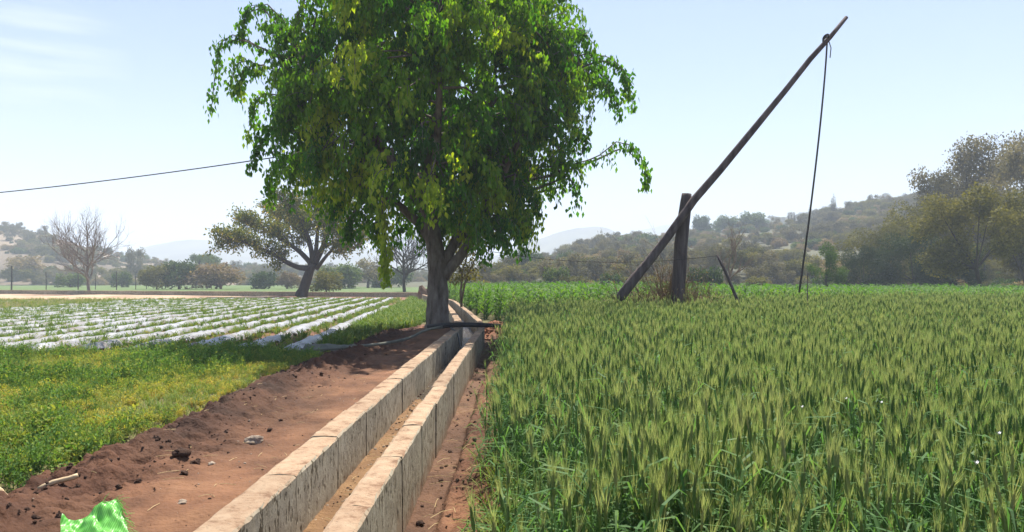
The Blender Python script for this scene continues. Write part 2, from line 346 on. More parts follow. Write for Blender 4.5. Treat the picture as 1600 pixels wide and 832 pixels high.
def ground_col(x, y):
    soil = np.array([.17, .085, .05]); red = np.array([.25, .11, .06]); grass = np.array([.10, .115, .04]); field = np.array([.085, .13, .035])
    sand = np.array([.42, .30, .2]); dry = np.array([.19, .15, .10])
    c = np.tile(soil, (len(x), 1))
    def put(col, w):
        nonlocal c; w = np.clip(w, 0, 1)[:, None]; c = c * (1 - w) + col * w
    n = fbm(x * .5, y * .5, 8)
    put(np.array([.11, .075, .04]), (x > -.3) * sstep(3, 4, y) * 1.0)
    put(grass, (x < PATH_L) * (y < 15.6) * .75)
    put(grass, (x < -25.2) * (y > 17) * (y < 60) * (.9 + n))
    put(grass * .9, (x < -4) * (x > -8) * (y > 24) * (y < 64) * .5)
    put(sand, (x < -22) * sstep(58, 62, y + 2 * n) * (1 - sstep(80, 82, y)) * sstep(-.35, .05, n + .1))
    put(red, np.exp(-(((x + .5) / .9) ** 2 + ((y - 23.5) / 1.8) ** 2)) * 1.4)
    put(red * .75, np.exp(-(((x + 2.6) / 1.6) ** 2 + ((y - 21.3) / 2.2) ** 2)) * 1.4)
    put(field, sstep(67, 72, y + (x + 8) * .28) * (x < -4) * (y > 60) * (y < 210))
    put(field * .8, (y > 26) * (x > -4) * (y < 70) * .6)
    put(dry, sstep(70, 76, y) * (x > -3)); put(dry, sstep(195, 215, y))
    return c

xs = np.unique(np.concatenate([-np.geomspace(60, 3000, 16), np.arange(-60, -8, 1.0), np.arange(-8, 4, .2), np.arange(4, 60, 1.0), np.geomspace(60, 3000, 16)]))
ys = np.unique(np.concatenate([[-60, -25, -10], np.arange(-5, 30, .35), np.arange(30, 100, 1.0), np.geomspace(100, 3000, 26)]))
ground = grid_mesh('ground', xs, ys, ground_z, M['ground'], ground_col)
tag(ground, 'flat farmland of brown soil and green fields', 'ground', kind='structure')

# the beaten red earth path left of the channel
def path_edge(y): return PATH_L + .16 * vnoise(y * .8, y * 0 + 2, 5) + .1 * vnoise(y * 3, y * 0 + 7, 6)
def path_z(X, Y):
    t = sstep(-2.1, -3.5, X)                                    # loose tilled soil at the field edge
    near = 1 - sstep(12, 18, Y)
    z = .015 + .06 * fbm(X * .8, Y * .5, 21) + .035 * fbm(X * 3, Y * 2.2, 22, 3) - .02 * sstep(.18, .4, vnoise(X * 4.5, Y * 3.2, 27)) + .01 * fbm(X * 11, Y * 7, 28, 2)
    cl = np.abs(fbm(X * 6.5, Y * 6.5, 23, 4)); z = z + t * (.16 * cl - .02 + .09 * np.abs(vnoise(X * 2.6, Y * 2.6, 30)))
    z = z + .022 * fbm(X * 16, Y * 16, 24, 3) * (.35 + t)
    z = z + .11 * np.exp(-((X + 3.35) / .22) ** 2) * (1 + vnoise(Y * 1.5, Y * 0, 31))
    z = z + .10 * sstep(-2.0, -1.6, X)
    for hx, hy, r, dp in [(-3.24, 6.35, .13, .2), (-3.17, 5.5, .12, .2), (-2.86, 6.9, .08, .09), (-3.05, 5.75, .09, .1), (-2.6, 8.6, .08, .06)]:
        z = z - dp * np.exp(-(((X - hx) / r) ** 2 + ((Y - hy) / (r * 1.3)) ** 2))
    # the far end runs out onto the tree mound
    z = z + .2 * sstep(17.5, 21, Y) * sstep(-3.4, -2.4, X)
    z = z - .5 * sstep(0.02, .35, path_edge(Y) - X)
    return z
def path_col(x, y):
    t = sstep(-2.2, -3.4, x) ; n = fbm(x * 1.2, y * .7, 40)
    return np.clip((np.array([1.18, 1.14, 1.06])[None] * (1 - t)[:, None] + np.array([.50, .44, .44])[None] * t[:, None]) * (.92 + .5 * n + .25 * fbm(x * 5, y * 4, 41, 2))[:, None], .3, 1.6)
path = grid_mesh('dirt_path', np.arange(-4.15, -1.5, .03), np.concatenate([np.arange(1.8, 9, .03), np.arange(9, 21.8, .06)]), path_z, M['soil'], path_col)
tag(path, 'bare red-brown earth path running beside the concrete channel', 'path', kind='structure')

# trench between the channel and the wheat
def trench_z(X, Y):
    c = wall_x(Y); u = X - c - .4                                     # 0 at the wall's outer face
    z = -.2 + .035 * fbm(X * 7, Y * 5, 51)
    lip = .26 + .07 * vnoise(Y * .9, Y * 0, 52) + .03 * vnoise(Y * 5, Y * 0, 53)
    z = z + .13 * sstep(lip - .05, lip + .03, u) + .12 * sstep(lip + .1, lip + .45, u)
    z = z + .05 * fbm(X * 9, Y * 6, 54) * sstep(.1, .3, u) + .02 * fbm(X * 25, Y * 25, 55, 2)
    z = z + .05 * np.exp(-((Y - 5.9 - .3 * u) / .06) ** 2) * sstep(.2, .4, u)
    return z
def trench_col(x, y):
    u = x - wall_x(y) - .4; n = fbm(x * 3, y * 2, 57)
    w = sstep(.2, .34, u)[:, None]
    return np.clip((np.array([.78, .82, .85])[None] * (1 - w) + np.array([.85, .75, .68])[None] * w) * (1 + .4 * n)[:, None], .3, 1.8)
trench = grid_mesh('trench_soil', np.arange(-.88, .16, .025), np.concatenate([np.arange(1.8, 10, .03), np.arange(10, 23, .08)]), trench_z, M['soil'], trench_col)
tag(trench, 'narrow muddy earth trench between channel and wheat', 'trench', kind='structure')

# channel bed and water
b = MB(); yy = np.concatenate([np.arange(1.8, 14, .06), np.arange(14, 66, .5)]); uu = np.linspace(-.30, .30, 14)
U, Y = np.meshgrid(uu, yy); X = U + wall_x(Y)
Z = -.06 - .1 * sstep(8.5, 12.5, Y) + .018 * fbm(X * 9, Y * 9, 61) + .012 * fbm(X * 30, Y * 30, 62, 2)
i = (np.arange(len(yy) - 1)[:, None] * 14 + np.arange(13)[None]).ravel()
b.add(np.stack([X, Y, Z], -1), np.stack([i, i + 1, i + 15, i + 14], 1))
bed = b.build('channel_bed', M['soil'], smooth=True)
a = bed.data.attributes.new('gcol', 'FLOAT_COLOR', 'POINT'); a.data.foreach_set('color', np.tile(np.array([1.15, 1.3, 1.1, 1], np.float32), len(bed.data.vertices)))
tag(bed, 'sandy bed of the irrigation channel', 'channel bed', kind='structure')
b = MB(); yy = np.arange(9.6, 66, .5)
b.add(np.stack([np.stack([wall_x(yy) - .24, yy, 0 * yy - .105], 1), np.stack([wall_x(yy) + .24, yy, 0 * yy - .105], 1)], 1),
      [(2 * k, 2 * k + 1, 2 * k + 3, 2 * k + 2) for k in range(len(yy) - 1)])
tag(b.build('water', M['water']), 'shallow water standing in the channel', 'water', kind='structure')

# ------------------------------------------------------------------ concrete channel walls, slab by slab
def slab_mesh(Ln, th, z0, z1, seed):
    """one cast slab along Y, its top edge chipped and wavy"""
    r = np.random.default_rng(seed); ny = 13; ysl = np.linspace(0, Ln, ny); ch = .02
    prof = []
    for k, yv in enumerate(ysl):
        j = lambda s: s * (r.random() - .5)
        e = .0
        prof.append([(-th / 2 + e, yv, z0), (-th / 2 + e + j(.006), yv, z1 - ch * .6 + j(.010)), (-th / 2 + ch + j(.014), yv, z1 - e + j(.008)), (j(.01), yv, z1 - e + .003 + j(.008)),
                     (th / 2 - ch * .6 + j(.016), yv, z1 - e + j(.008)), (th / 2 - e + j(.006), yv, z1 - ch * .7 + j(.012)), (th / 2 - e, yv, z0)])
    m = 7; V = np.array(prof).reshape(-1, 3); Q = []
    for k in range(ny - 1):
        for q in range(m - 1): Q.append((k * m + q, k * m + q + 1, (k + 1) * m + q + 1, (k + 1) * m + q))
    o = (ny - 1) * m
    Q += [(0, 6, 5, 1), (1, 5, 4, 2), (o, o + 1, o + 5, o + 6), (o + 1, o + 2, o + 4, o + 5)]
    T = [(2, 4, 3), (o + 2, o + 3, o + 4)]
    bb = MB(); bb.add(V, [q[::-1] for q in Q], [t[::-1] for t in T]); return bb.mesh('slab', M['concrete'])

def wall_run(name, pts_y, off, th, z0, z1, label, group, protos):
    root = empty(name, (float(wall_x(pts_y[0]) + off), pts_y[0], 0)); tag(root, label, 'wall', group)
    base = Vector(root.location); y = pts_y[0]; k = 0
    while y < pts_y[1]:
        ln = 1.12; o = bpy.data.objects.new('slab', protos[k % len(protos)]); COL.objects.link(o); o.parent = root
        x0, x1 = float(wall_x(y) + off), float(wall_x(y + ln) + off)
        ang = math.atan2(x1 - x0, ln)
        o.location = Vector((x0 + random.uniform(-.007, .007), y, random.uniform(-.006, .004))) - base
        o.rotation_euler = (random.uniform(-.004, .004), random.uniform(-.008, .008), -ang + random.uniform(-.008, .008))
        y += (ln + .009) * math.cos(ang); k += 1
    return root
pl = [slab_mesh(1.12, .22, -.45, .36, s) for s in range(6)]; pr = [slab_mesh(1.12, .17, -.45, .36, s + 20) for s in range(6)]
wall_run('channel_wall', (2.43, 60), -.31, .22, 0, 0, 'long concrete slab wall on the path side of the irrigation channel', 'channel walls', pl)
wall_run('channel_wall', (2.9, 60), .315, .17, 0, 0, 'long concrete slab wall on the wheat side of the irrigation channel', 'channel walls', pr)

# where the channel turns and runs off across the far side of the plot
fw = empty('far_channel_wall', (-8.2, 66.2, 0)); tag(fw, 'low grey channel wall crossing far behind the mulched rows', 'wall')
A, B = np.array([-8.2, 66.2]), np.array([-62.0, 84.0]); D = (B - A); Ln = np.linalg.norm(D); D /= Ln
bs = [slab_mesh(1.6, .3, -.3, .42, 50 + s) for s in range(3)]
for k in range(int(Ln / 1.61)):
    q = bpy.data.objects.new('slab', bs[k % 3]); COL.objects.link(q); q.parent = fw
    p = D * 1.61 * k; q.location = (p[0], p[1], random.uniform(-.01, .01)); q.rotation_euler = (0, 0, math.atan2(D[1], D[0]) - R(90))

# ------------------------------------------------------------------ trees: growing wood and leaves
def unit(v): return v / (np.linalg.norm(v) + 1e-9)

def grow(b, p, d, ln, r, lev, maxlev, o, tips, sides=5):
    n = o.get('seg', 5); pts = [p]; rad = [r]; d = unit(d)
    end = r * o.get('taper', .6)
    for k in range(n):
        d = unit(d + rng.normal(0, o.get('wob', .18), 3) + np.array([0, 0, o.get('up', .05)]))
        p = p + d * ln / n; pts.append(p); rad.append(r + (end - r) * (k + 1) / n)
    b.tube(pts, rad, max(3, sides - lev), .5, cap=lev == maxlev)
    if lev >= maxlev:
        tips.append((pts, d)); return
    nch = o['nch'][lev]; a0 = rng.random() * 6.28
    for c in range(nch):
        f = o.get('from', .35) + (1 - o.get('from', .35)) * (c + 1) / nch
        idx = min(n, int(round(f * n))); q = pts[idx]
        u = unit(np.cross(d, [.3, .2, .9] if abs(d[2]) < .9 else [1, 0, 0])); w = np.cross(d, u)
        a = a0 + c * 2.4 + rng.normal(0, .3); sp = o['spread'][lev] * (.75 + .5 * rng.random())
        if c == nch - 1: sp *= .4
        nd = unit(d * math.cos(sp) + (u * math.cos(a) + w * math.sin(a)) * math.sin(sp))
        nd = unit(nd * np.array([1, 1, o.get('flat', 1)]))
        grow(b, q, nd, ln * o['ratio'][lev] * (.75 + .45 * rng.random()), rad[idx] * o.get('rr', .68), lev + 1, maxlev, o, tips, sides)

def leafy(b, centers, n, spread, L, W, tints, droop=.3):
    c = centers[rng.integers(0, len(centers), n)]; pos = c + rng.normal(0, spread, (n, 3))
    ax = rng.normal(0, 1, (n, 3)); ax[:, 2] -= droop * 2; nr = rng.normal(0, .6, (n, 3)) + np.array([0, 0, 1.])
    b.leaves(pos, ax, nr, L * (.7 + .6 * rng.random(n)), W * (.7 + .6 * rng.random(n)), tints)

# ---- the big broad-leaved tree beside the channel
TD = 21.0
def TP(px, py, dz=0.0): return P(px, py, TD) + np.array([0, dz, 0])
tree = empty('broadleaf_tree', (-2.2, 21, .25)); tb = np.array([-2.2, 21, .25])
tag(tree, 'big leafy green tree with a thick grey trunk beside the concrete channel', 'tree')
w = MB()
def limb(pts, rads, sides=9, rough=.12):
    pts = np.array(pts); n = (len(pts) - 1) * 4 + 1; t = np.linspace(0, len(pts) - 1, n)
    q = np.stack([np.interp(t, range(len(pts)), pts[:, k]) for k in range(3)], 1)
    q[1:-1] = (q[:-2] + q[1:-1] * 2 + q[2:]) / 4
    w.tube(q - tb, np.interp(t, range(len(pts)), rads), sides, .5, rough=rough); return q
skel = []
skel.append(limb([TP(684, 516), TP(684, 503), TP(684, 480), TP(684, 440), TP(684, 410), TP(677, 372), TP(672, 330), TP(668, 260), TP(655, 180), TP(650, 90), TP(660, -20)], [.39, .35, .315, .29, .275, .235, .2, .17, .14, .1, .04], 14))
skel.append(limb([TP(692, 432), TP(703, 418), TP(722, 398), TP(742, 370, -.2), TP(768, 320, -.5), TP(800, 250, -.8), TP(840, 170, -.8)], [.2, .175, .14, .13, .11, .08, .03], 10))
skel.append(limb([TP(688, 425), TP(699, 402), TP(712, 370, .3), TP(722, 320, .5), TP(740, 240, .9), TP(765, 150, 1.1), TP(780, 40, 1)], [.18, .155, .125, .115, .1, .07, .03], 9))
skel.append(limb([TP(690, 420), TP(702, 395), TP(725, 360, .9), TP(760, 310, 1.4), TP(820, 295, 1.8), TP(880, 282, 1.6)], [.15, .13, .11, .09, .06, .03], 8))
skel.append(limb([TP(680, 385), TP(655, 350, .2), TP(620, 318, .3), TP(570, 290, .2), TP(510, 255, 0)], [.16, .14, .11, .08, .03], 8))
skel.append(limb([TP(674, 345), TP(640, 290, -.8), TP(600, 230, -1.5), TP(540, 160, -1.6), TP(470, 110, -1.0)], [.17, .14, .11, .08, .03], 8))
skel.append(limb([TP(674, 340), TP(650, 280, 1), TP(610, 200, 1.9), TP(580, 110, 2.0), TP(560, 30, 1.6)], [.15, .12, .1, .07, .03], 8))
skel.append(limb([TP(672, 320), TP(690, 250, -1.4), TP(700, 170, -2.3), TP(690, 80, -2.2)], [.14, .11, .08, .03], 8))
skel.append(limb([TP(840, 170, -.8), TP(890, 120, -.6), TP(940, 100, -.4), TP(970, 115, -.3)], [.045, .035, .025, .012], 6))
skel.append(limb([TP(810, 285, 0), TP(870, 272, .1), TP(930, 250, .2), TP(975, 228, .2), TP(1000, 250, .2)], [.05, .04, .03, .02, .01], 6))
skel.append(limb([TP(815, 302, 0), TP(845, 292, .1), TP(885, 276, .1)], [.05, .04, .02], 6))
skel.append(limb([TP(480, 112, -.8), TP(430, 90, -.6), TP(380, 68, -.5), TP(352, 85, -.4)], [.035, .028, .02, .01], 6))
skel.append(limb([TP(490, 110, -.8), TP(450, 60, -.6), TP(420, 22, -.5), TP(390, 30, -.4)], [.035, .028, .02, .01], 6))
pts_sk = np.concatenate(skel)
blobs = [(650, 100, 190, 160, 4.2, 0), (765, 120, 130, 150, 3.4, .3), (550, 140, 105, 115, 2.8, -.3), (655, 250, 170, 80, 3.8, 0), (552, 272, 85, 50, 2.4, 0),
         (745, 305, 85, 65, 2.6, 0), (478, 195, 55, 58, 1.8, -.2), (850, 170, 60, 75, 2.0, .2), (705, -40, 175, 90, 3.2, 0), (600, 20, 95, 90, 2.6, 0), (850, 60, 40, 70, 1.6, 0),
         (800, 240, 75, 55, 2.2, 0), (605, 300, 65, 36, 2.0, -.3), (705, 292, 85, 40, 2.2, -.6), (778, 318, 48, 34, 1.8, -.3), (900, 135, 40, 38, 1.2, .2), (500, 95, 45, 50, 1.2, -.4)]
wt = np.array([q[2] * q[3] * q[4] for q in blobs]); wt = wt / wt.sum()
lf = MB(); boughs = []
while len(boughs) < 440:
    q = blobs[rng.choice(len(blobs), p=wt)]
    v = unit(rng.normal(0, 1, 3)); rr = (.45 + .55 * rng.random()) ** .6
    p = TP(q[0] + v[0] * rr * q[2], q[1] - v[2] * rr * q[3], q[5] + v[1] * rr * q[4])
    if p[2] < 2.6: continue
    boughs.append((p, v))
LP, LA, LN, LT = [], [], [], []
def spray(p0, d0, ln, nl, tint, jit=.12, grav=.9):
    """a drooping twig with hanging pointed leaves"""
    n = 6; p = np.array(p0); d = unit(np.array(d0)); pts = [p]
    for k in range(n):
        d = unit(d + np.array([0, 0, -grav * (k + 1) / n * .6]) + rng.normal(0, .1, 3)); p = p + d * ln / n; pts.append(p)
    pts = np.array(pts); w.tube(pts - tb, np.linspace(.012, .004, len(pts)), 3, .5, cap=False)
    t = rng.random(nl) * n; i0 = np.minimum(t.astype(int), n - 1); f = (t - i0)[:, None]
    pos = pts[i0] * (1 - f) + pts[i0 + 1] * f + rng.normal(0, jit, (nl, 3)) * np.array([1, 1, .8])
    ax = rng.normal(0, .27, (nl, 3)) + np.array([0, 0, -1.0]); nr = rng.normal(0, .6, (nl, 3)) + np.array([d0[0], d0[1], .1]); nr[:, 2] *= .4
    LP.append(pos); LA.append(ax); LN.append(nr); LT.append(np.clip(tint + rng.normal(0, .07, nl), 0, 1))
ctr = TP(665, 190)
for p, v in boughs:
    out = unit((p - ctr) * np.array([1, 1, .6]))
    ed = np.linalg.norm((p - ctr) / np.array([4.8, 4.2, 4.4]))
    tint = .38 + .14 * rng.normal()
    if rng.random() < (.34 if v[1] < .2 else .2) and ed > .55: tint = .84 + .12 * rng.normal()  # sunlit clumps put into the tint: outer boughs brighter, mostly towards the camera
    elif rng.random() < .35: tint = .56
    j = np.argmin(np.linalg.norm(pts_sk - p, axis=1)); s = pts_sk[j]
    mid = (s + p) / 2 + np.array([0, 0, .25]) + rng.normal(0, .12, 3)
    w.tube(np.array([s, (s * .45 + mid * .55), mid, mid * .45 + p * .55, p]) - tb, [.045, .036, .028, .02, .012], 4, .5, cap=False)
    for k in range(6):
        sd = unit(out * np.array([1, 1, .4]) + rng.normal(0, .45, 3)); st = p + rng.normal(0, .2, 3)
        spray(st, sd, .6 + .55 * rng.random(), 34, tint + .05 * rng.normal(), jit=.075, grav=1.7)
# sprays that stick out of the outline, and the pale branch hanging by the trunk
def chain(pts, n, tint, jit=.085, ln=.5, nl=30, dz=-.4):
    pts = np.array(pts, float); t = np.linspace(0, len(pts) - 1, n)
    q = [TP(np.interp(a, range(len(pts)), pts[:, 0]), np.interp(a, range(len(pts)), pts[:, 1]), dz) for a in t]
    w.tube(np.array(q) - tb, np.linspace(.022, .008, len(q)), 4, .5, cap=False)
    for a in range(n):
        d = (q[min(a + 1, n - 1)] - q[max(a - 1, 0)]); spray(q[a], unit(d) + rng.normal(0, .35, 3), ln * (.6 + .5 * rng.random()), nl, tint + .1 * rng.normal(), jit)
chain([(480, 90), (450, 40), (425, 15), (395, 22), (386, 55)], 13, .5)
chain([(455, 45), (440, 60), (425, 48)], 5, .45, ln=.35)
chain([(470, 110), (420, 85), (375, 60), (352, 75), (346, 110), (341, 165)], 15, .45, nl=20)
chain([(470, 125), (420, 110), (385, 100), (372, 120), (378, 140)], 10, .62)
chain([(420, 108), (390, 112), (382, 138)], 5, .4)
chain([(470, 165), (425, 150), (405, 165), (400, 200)], 9, .6)
chain([(480, 215), (430, 200), (410, 225), (406, 252)], 8, .4)
chain([(470, 250), (440, 255), (430, 280), (428, 300)], 7, .5)
chain([(860, 110), (905, 92), (950, 95), (975, 120), (980, 150)], 12, .5)
chain([(870, 150), (915, 130), (945, 140), (960, 165)], 9, .45)
chain([(850, 60), (880, 50), (905, 55), (925, 75)], 7, .5)
chain([(850, 20), (880, 0), (895, -20)], 6, .5)
chain([(840, 265), (890, 262), (930, 250), (960, 226), (985, 232), (1003, 258), (1008, 285)], 15, .5, nl=20, ln=.42)
chain([(870, 270), (893, 285), (900, 310)], 6, .3, nl=16, ln=.4)
chain([(880, 200), (905, 205), (915, 225)], 5, .4)
chain([(800, 300), (835, 300), (832, 320)], 6, .4)
chain([(618, 320), (619, 350), (622, 380), (625, 405), (622, 425)], 18, .95, jit=.065, nl=22, dz=-2.2, ln=.4)
chain([(770, 340), (800, 345), (822, 350)], 6, .5, dz=-.8); chain([(735, 350), (770, 360), (788, 372)], 6, .45, dz=-.8)
chain([(560, 330), (545, 350), (550, 362)], 6, .4); chain([(600, 335), (590, 352), (594, 362)], 6, .5)
LP, LA, LN, LT = map(np.concatenate, (LP, LA, LN, LT))
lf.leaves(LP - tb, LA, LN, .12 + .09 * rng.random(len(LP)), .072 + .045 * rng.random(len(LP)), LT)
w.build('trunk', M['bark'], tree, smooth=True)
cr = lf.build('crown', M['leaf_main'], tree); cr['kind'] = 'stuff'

# ---- bare trees
def bare_tree(h, o, seed, r0, mat, maxlev=4, trunk=.25):
    global rng; keep = rng; rng = np.random.default_rng(seed); b = MB(); tips = []
    grow(b, np.zeros(3), np.array([0, 0, 1.]), h * trunk, r0, 0, maxlev, o, tips, 8); rng = keep
    return b
root = empty('bare_tree', P(140, 460, 79.5)); root.location[2] = 0
tag(root, 'tall leafless tree standing by the long wall in the left field', 'tree')
OB = dict(nch=[12, 6, 5, 4, 2], spread=[1.0, .7, .65, .6, .5], ratio=[.66, .6, .6, .6, .6], wob=.12, up=.07, rr=.66, taper=.62)
OB['from'] = .3; OB['seg'] = 6
tr = bare_tree(7.4, OB, 5, .17, M['bark_bare'], 4, .62); tr.build('trunk', M['bark_bare'], root, smooth=True)
root = empty('bare_tree', P(632, 445, 95)); root.location[2] = 0
tag(root, 'grey leafless tree seen behind the hanging pale branch', 'tree')
bare_tree(8, OB, 9, .22, M['bark_dark'], 4, .55).build('trunk', M['bark_dark'], root, smooth=True)
root = empty('bare_tree', P(1128, 452, 62)); root.location[2] = 0
tag(root, 'reddish leafless tree just right of the well sweep post', 'tree')
OB2 = dict(OB); OB2['spread'] = [.5, .5, .5, .5, .5]; OB2['nch'] = [5, 4, 3, 3, 2]
bare_tree(6, OB2, 13, .14, M['twig'], 4, .5).build('trunk', M['twig'], root, smooth=True)

# ---- spreading tree in the mulched plot
root = empty('spreading_tree', (-(800 - 474) / F * 68, 68, 0)); tag(root, 'spreading tree with thin yellowing crown beside the mulched rows', 'tree')
MD = 68.0; rb = np.array(root.location)
def MP(px, py, dz=0): return P(px, py, MD) + np.array([0, dz, 0]) - rb
w2 = MB(); lf2 = MB(); tips = []
def limb2(pts, rads, s=8):
    pts = np.array(pts); n = (len(pts) - 1) * 3 + 1; t = np.linspace(0, len(pts) - 1, n)
    q = np.stack([np.interp(t, range(len(pts)), pts[:, k]) for k in range(3)], 1); q[1:-1] = (q[:-2] + 2 * q[1:-1] + q[2:]) / 4
    w2.tube(q, np.interp(t, range(len(pts)), rads), s, .5, rough=.15); return q
limb2([MP(470, 465), MP(476, 448), MP(483, 425), MP(490, 412)], [.62, .45, .41, .38], 10)
ends = []
for pts, rad in [([(485, 420), (465, 418), (430, 395), (400, 382), (380, 377)], .28), ([(488, 415), (470, 395), (440, 375), (408, 357), (384, 350)], .26),
                 ([(489, 413), (480, 385), (460, 355), (430, 335), (398, 325)], .26), ([(490, 412), (485, 375), (470, 340), (450, 318)], .24), ([(492, 412), (492, 370), (490, 335), (485, 312)], .24),
                 ([(493, 414), (505, 385), (515, 350), (520, 320)], .2), ([(495, 420), (515, 400), (540, 380), (565, 372)], .2), ([(492, 412), (500, 400), (530, 350), (545, 330)], .18)]:
    q = limb2([MP(a, c, dd) for (a, c), dd in zip(pts, np.linspace(0, rng.normal(0, 2.6), len(pts)))], np.linspace(rad, .05, len(pts)))
    for k in range(4, len(q), 1):
        for rep in range(3):
            d = unit(q[k] - q[k - 2]) + rng.normal(0, .6, 3) + np.array([0, 0, .1])
            grow(w2, q[k], d, .8 + .6 * rng.random(), .05, 0, 1, dict(nch=[4], spread=[.7], ratio=[.75], wob=.2), ends, 4)
cen = np.array([p[0][k] for p in ends for k in (2, 4, 5)])
tn = np.clip(.45 + .4 * vnoise(cen[:, 0] * .5, cen[:, 2] * .5, 3) + .25 * (cen[:, 2] > 5), 0, 1)
for k in range(9):
    sel = cen[rng.random(len(cen)) < .3]
    leafy(lf2, sel, 2300, .28, .28, .15, np.clip(.22 + .075 * k + .12 * rng.normal(size=2300), 0, 1), .4)
w2.build('trunk', M['bark_dark'], root, smooth=True); c2 = lf2.build('crown', M['leaf_mango'], root); c2['kind'] = 'stuff'

# ---- slim sapling right of the big trunk
root = empty('sapling', (-(800 - 721) / F * 27.5, 27.5, .1)); tag(root, 'slim sapling with thin pale crown just right of the big trunk', 'tree'); rb = np.array(root.location)
w3 = MB(); lf3 = MB(); ends = []
def SP(px, py, dz=0): return P(px, py, 27.5) + np.array([0, dz, 0]) - rb
for pts, r_ in [([(721, 480), (720, 455), (722, 430), (716, 410), (712, 385)], .055), ([(721, 470), (726, 445), (733, 425), (745, 400), (750, 380)], .05), ([(721, 450), (722, 425), (730, 400), (728, 375)], .045)]:
    q = np.array([SP(a, c) for a, c in pts]); w3.tube(q, np.linspace(r_, .015, len(q)), 6, .5)
    for k in range(2, len(q)):
        for rep in range(4): grow(w3, q[k], unit(rng.normal(0, 1, 3) + np.array([0, 0, .5])), .6, .012, 0, 1, dict(nch=[4], spread=[.8], ratio=[.8], wob=.2), ends, 3)
cen = np.array([p[0][k] for p in ends for k in (1, 3, 5)])
leafy(lf3, cen, 1500, .1, .13, .06, np.clip(.55 + .25 * rng.normal(size=1500), 0, 1), .6)
w3.build('trunk', M['bark'], root, smooth=True); c3 = lf3.build('crown', M['leaf_olive'], root); c3['kind'] = 'stuff'

# ---- stock trees for the middle distance: lumpy crowns of leaf clumps over a forked trunk
def crown_mesh(seed, lumps, n, L, W, mat, name='crown', hollow=.55, droop=.2, dark=.0):
    g = np.random.default_rng(seed); b = MB(); wts = np.array([q[3] ** 2 for q in lumps]); wts = wts / wts.sum()
    k = g.choice(len(lumps), n, p=wts); lp = np.array([q[:3] for q in lumps])[k]; lr = np.array([(q[3], q[3], q[4] if len(q) > 4 else q[3]) for q in lumps])[k]
    v = g.normal(0, 1, (n, 3)); v /= np.linalg.norm(v, axis=1)[:, None]
    rr = hollow + (1.08 - hollow) * g.random(n) ** .7
    rr *= 1 + .35 * vnoise(v[:, 0] * 3 + k * 7, v[:, 2] * 3 + v[:, 1] * 2, seed)
    pos = lp + v * lr * rr[:, None]
    ax = g.normal(0, 1, (n, 3)) + np.array([0, 0, -droop]); nr = v + g.normal(0, .5, (n, 3)) + np.array([0, 0, .5])
    tints = np.clip(.42 + .22 * (g.random(len(lumps))[k] - .5) + .14 * g.normal(size=n), 0, 1)
    b.leaves(pos, ax, nr, L * (.6 + .8 * g.random(n)), W * (.6 + .8 * g.random(n)), tints)
    return b.mesh(name, mat)
def rand_lumps(seed, n, w_, h0, h1, r):
    g = np.random.default_rng(seed); out = []
    for k in range(n):
        a = g.random() * 6.28; q = math.sqrt(g.random()) ; z = h0 + (h1 - h0) * g.random(); f = math.sqrt(max(.12, 1 - ((z - h0) / (h1 - h0) * 2 - .8) ** 2 * .6))
        out.append((math.cos(a) * q * w_ * f, math.sin(a) * q * w_ * f, z, r * (.7 + .6 * g.random())))
    return out
def trunk_mesh(seed, h, r, lumps, mat, name='trunk'):
    b = MB(); g = np.random.default_rng(seed); top = np.array([g.normal(0, .2), g.normal(0, .2), h])
    b.tube([(0, 0, -.3), (0, 0, h * .4), top * .8, top], [r * 1.4, r, r * .85, r * .6], 7, .5)
    for q in lumps[:9]:
        e = np.array(q[:3]); m_ = (top * .9 + e) / 2 + np.array([0, 0, -.2])
        b.tube([top * .75, m_, e], [r * .45, r * .28, r * .08], 5, .5, cap=False)
    return b.mesh(name, mat)
KINDS = {}
def kind(key, lumps, n, L, W, mat, th, tr_, bark, **kw):
    KINDS[key] = (crown_mesh(len(KINDS) * 13 + 5, lumps, n, L, W, M[mat], **kw), trunk_mesh(len(KINDS) + 3, th, tr_, lumps, M[bark]))
# each is about 5 m tall at scale 1
kind('round', rand_lumps(1, 15, 2.0, 1.3, 4.2, .95), 3600, .34, .2, 'leaf_green', 1.6, .16, 'bark_dark')
kind('round2', rand_lumps(2, 13, 2.4, 1.1, 3.8, 1.0), 3600, .34, .2, 'leaf_green', 1.4, .16, 'bark_dark')
kind('open', rand_lumps(3, 18, 2.0, 1.9, 4.5, .62), 2300, .30, .16, 'leaf_olive', 2.0, .13, 'bark_dark')
kind('open2', rand_lumps(4, 20, 2.2, 1.6, 4.5, .6), 2500, .30, .16, 'leaf_bright', 1.9, .13, 'bark_dark')
kind('umbrella', [(math.cos(a) * q, math.sin(a) * q, 4.2 - .12 * q * q, .8, .45) for a, q in zip(np.arange(12) * 2.4, np.linspace(0, 2.2, 12))], 1900, .34, .18, 'leaf_green', 3.4, .16, 'bark_dark')
kind('spire', [(gx + .05 * math.sin(k * 9), .4 * gx, 1.0 + (top - 1.0) * k / 8, .40 * (1 - k / 9.5) + .05, .42) for gx, top in ((-.62, 3.9), (.05, 4.8), (.68, 4.2)) for k in range(9)], 2200, .22, .10, 'leaf_grey', 2.6, .1, 'bark_dark')
kind('bush', rand_lumps(7, 12, 1.7, .5, 2.4, .85), 2600, .32, .2, 'leaf_green', .7, .1, 'bark_dark', hollow=.4)
kind('bush_dry', rand_lumps(8, 12, 1.8, .5, 2.2, .8), 2100, .34, .13, 'leaf_dry', .7, .08, 'twig', hollow=.3)
kind('bush_olive', rand_lumps(9, 13, 1.9, .5, 2.3, .8), 2500, .32, .16, 'leaf_olive', .7, .1, 'bark_dark', hollow=.4)
kind('grey', rand_lumps(10, 18, 2.1, 1.5, 4.5, .65), 2000, .32, .15, 'leaf_grey', 2.0, .13, 'bark_dark')
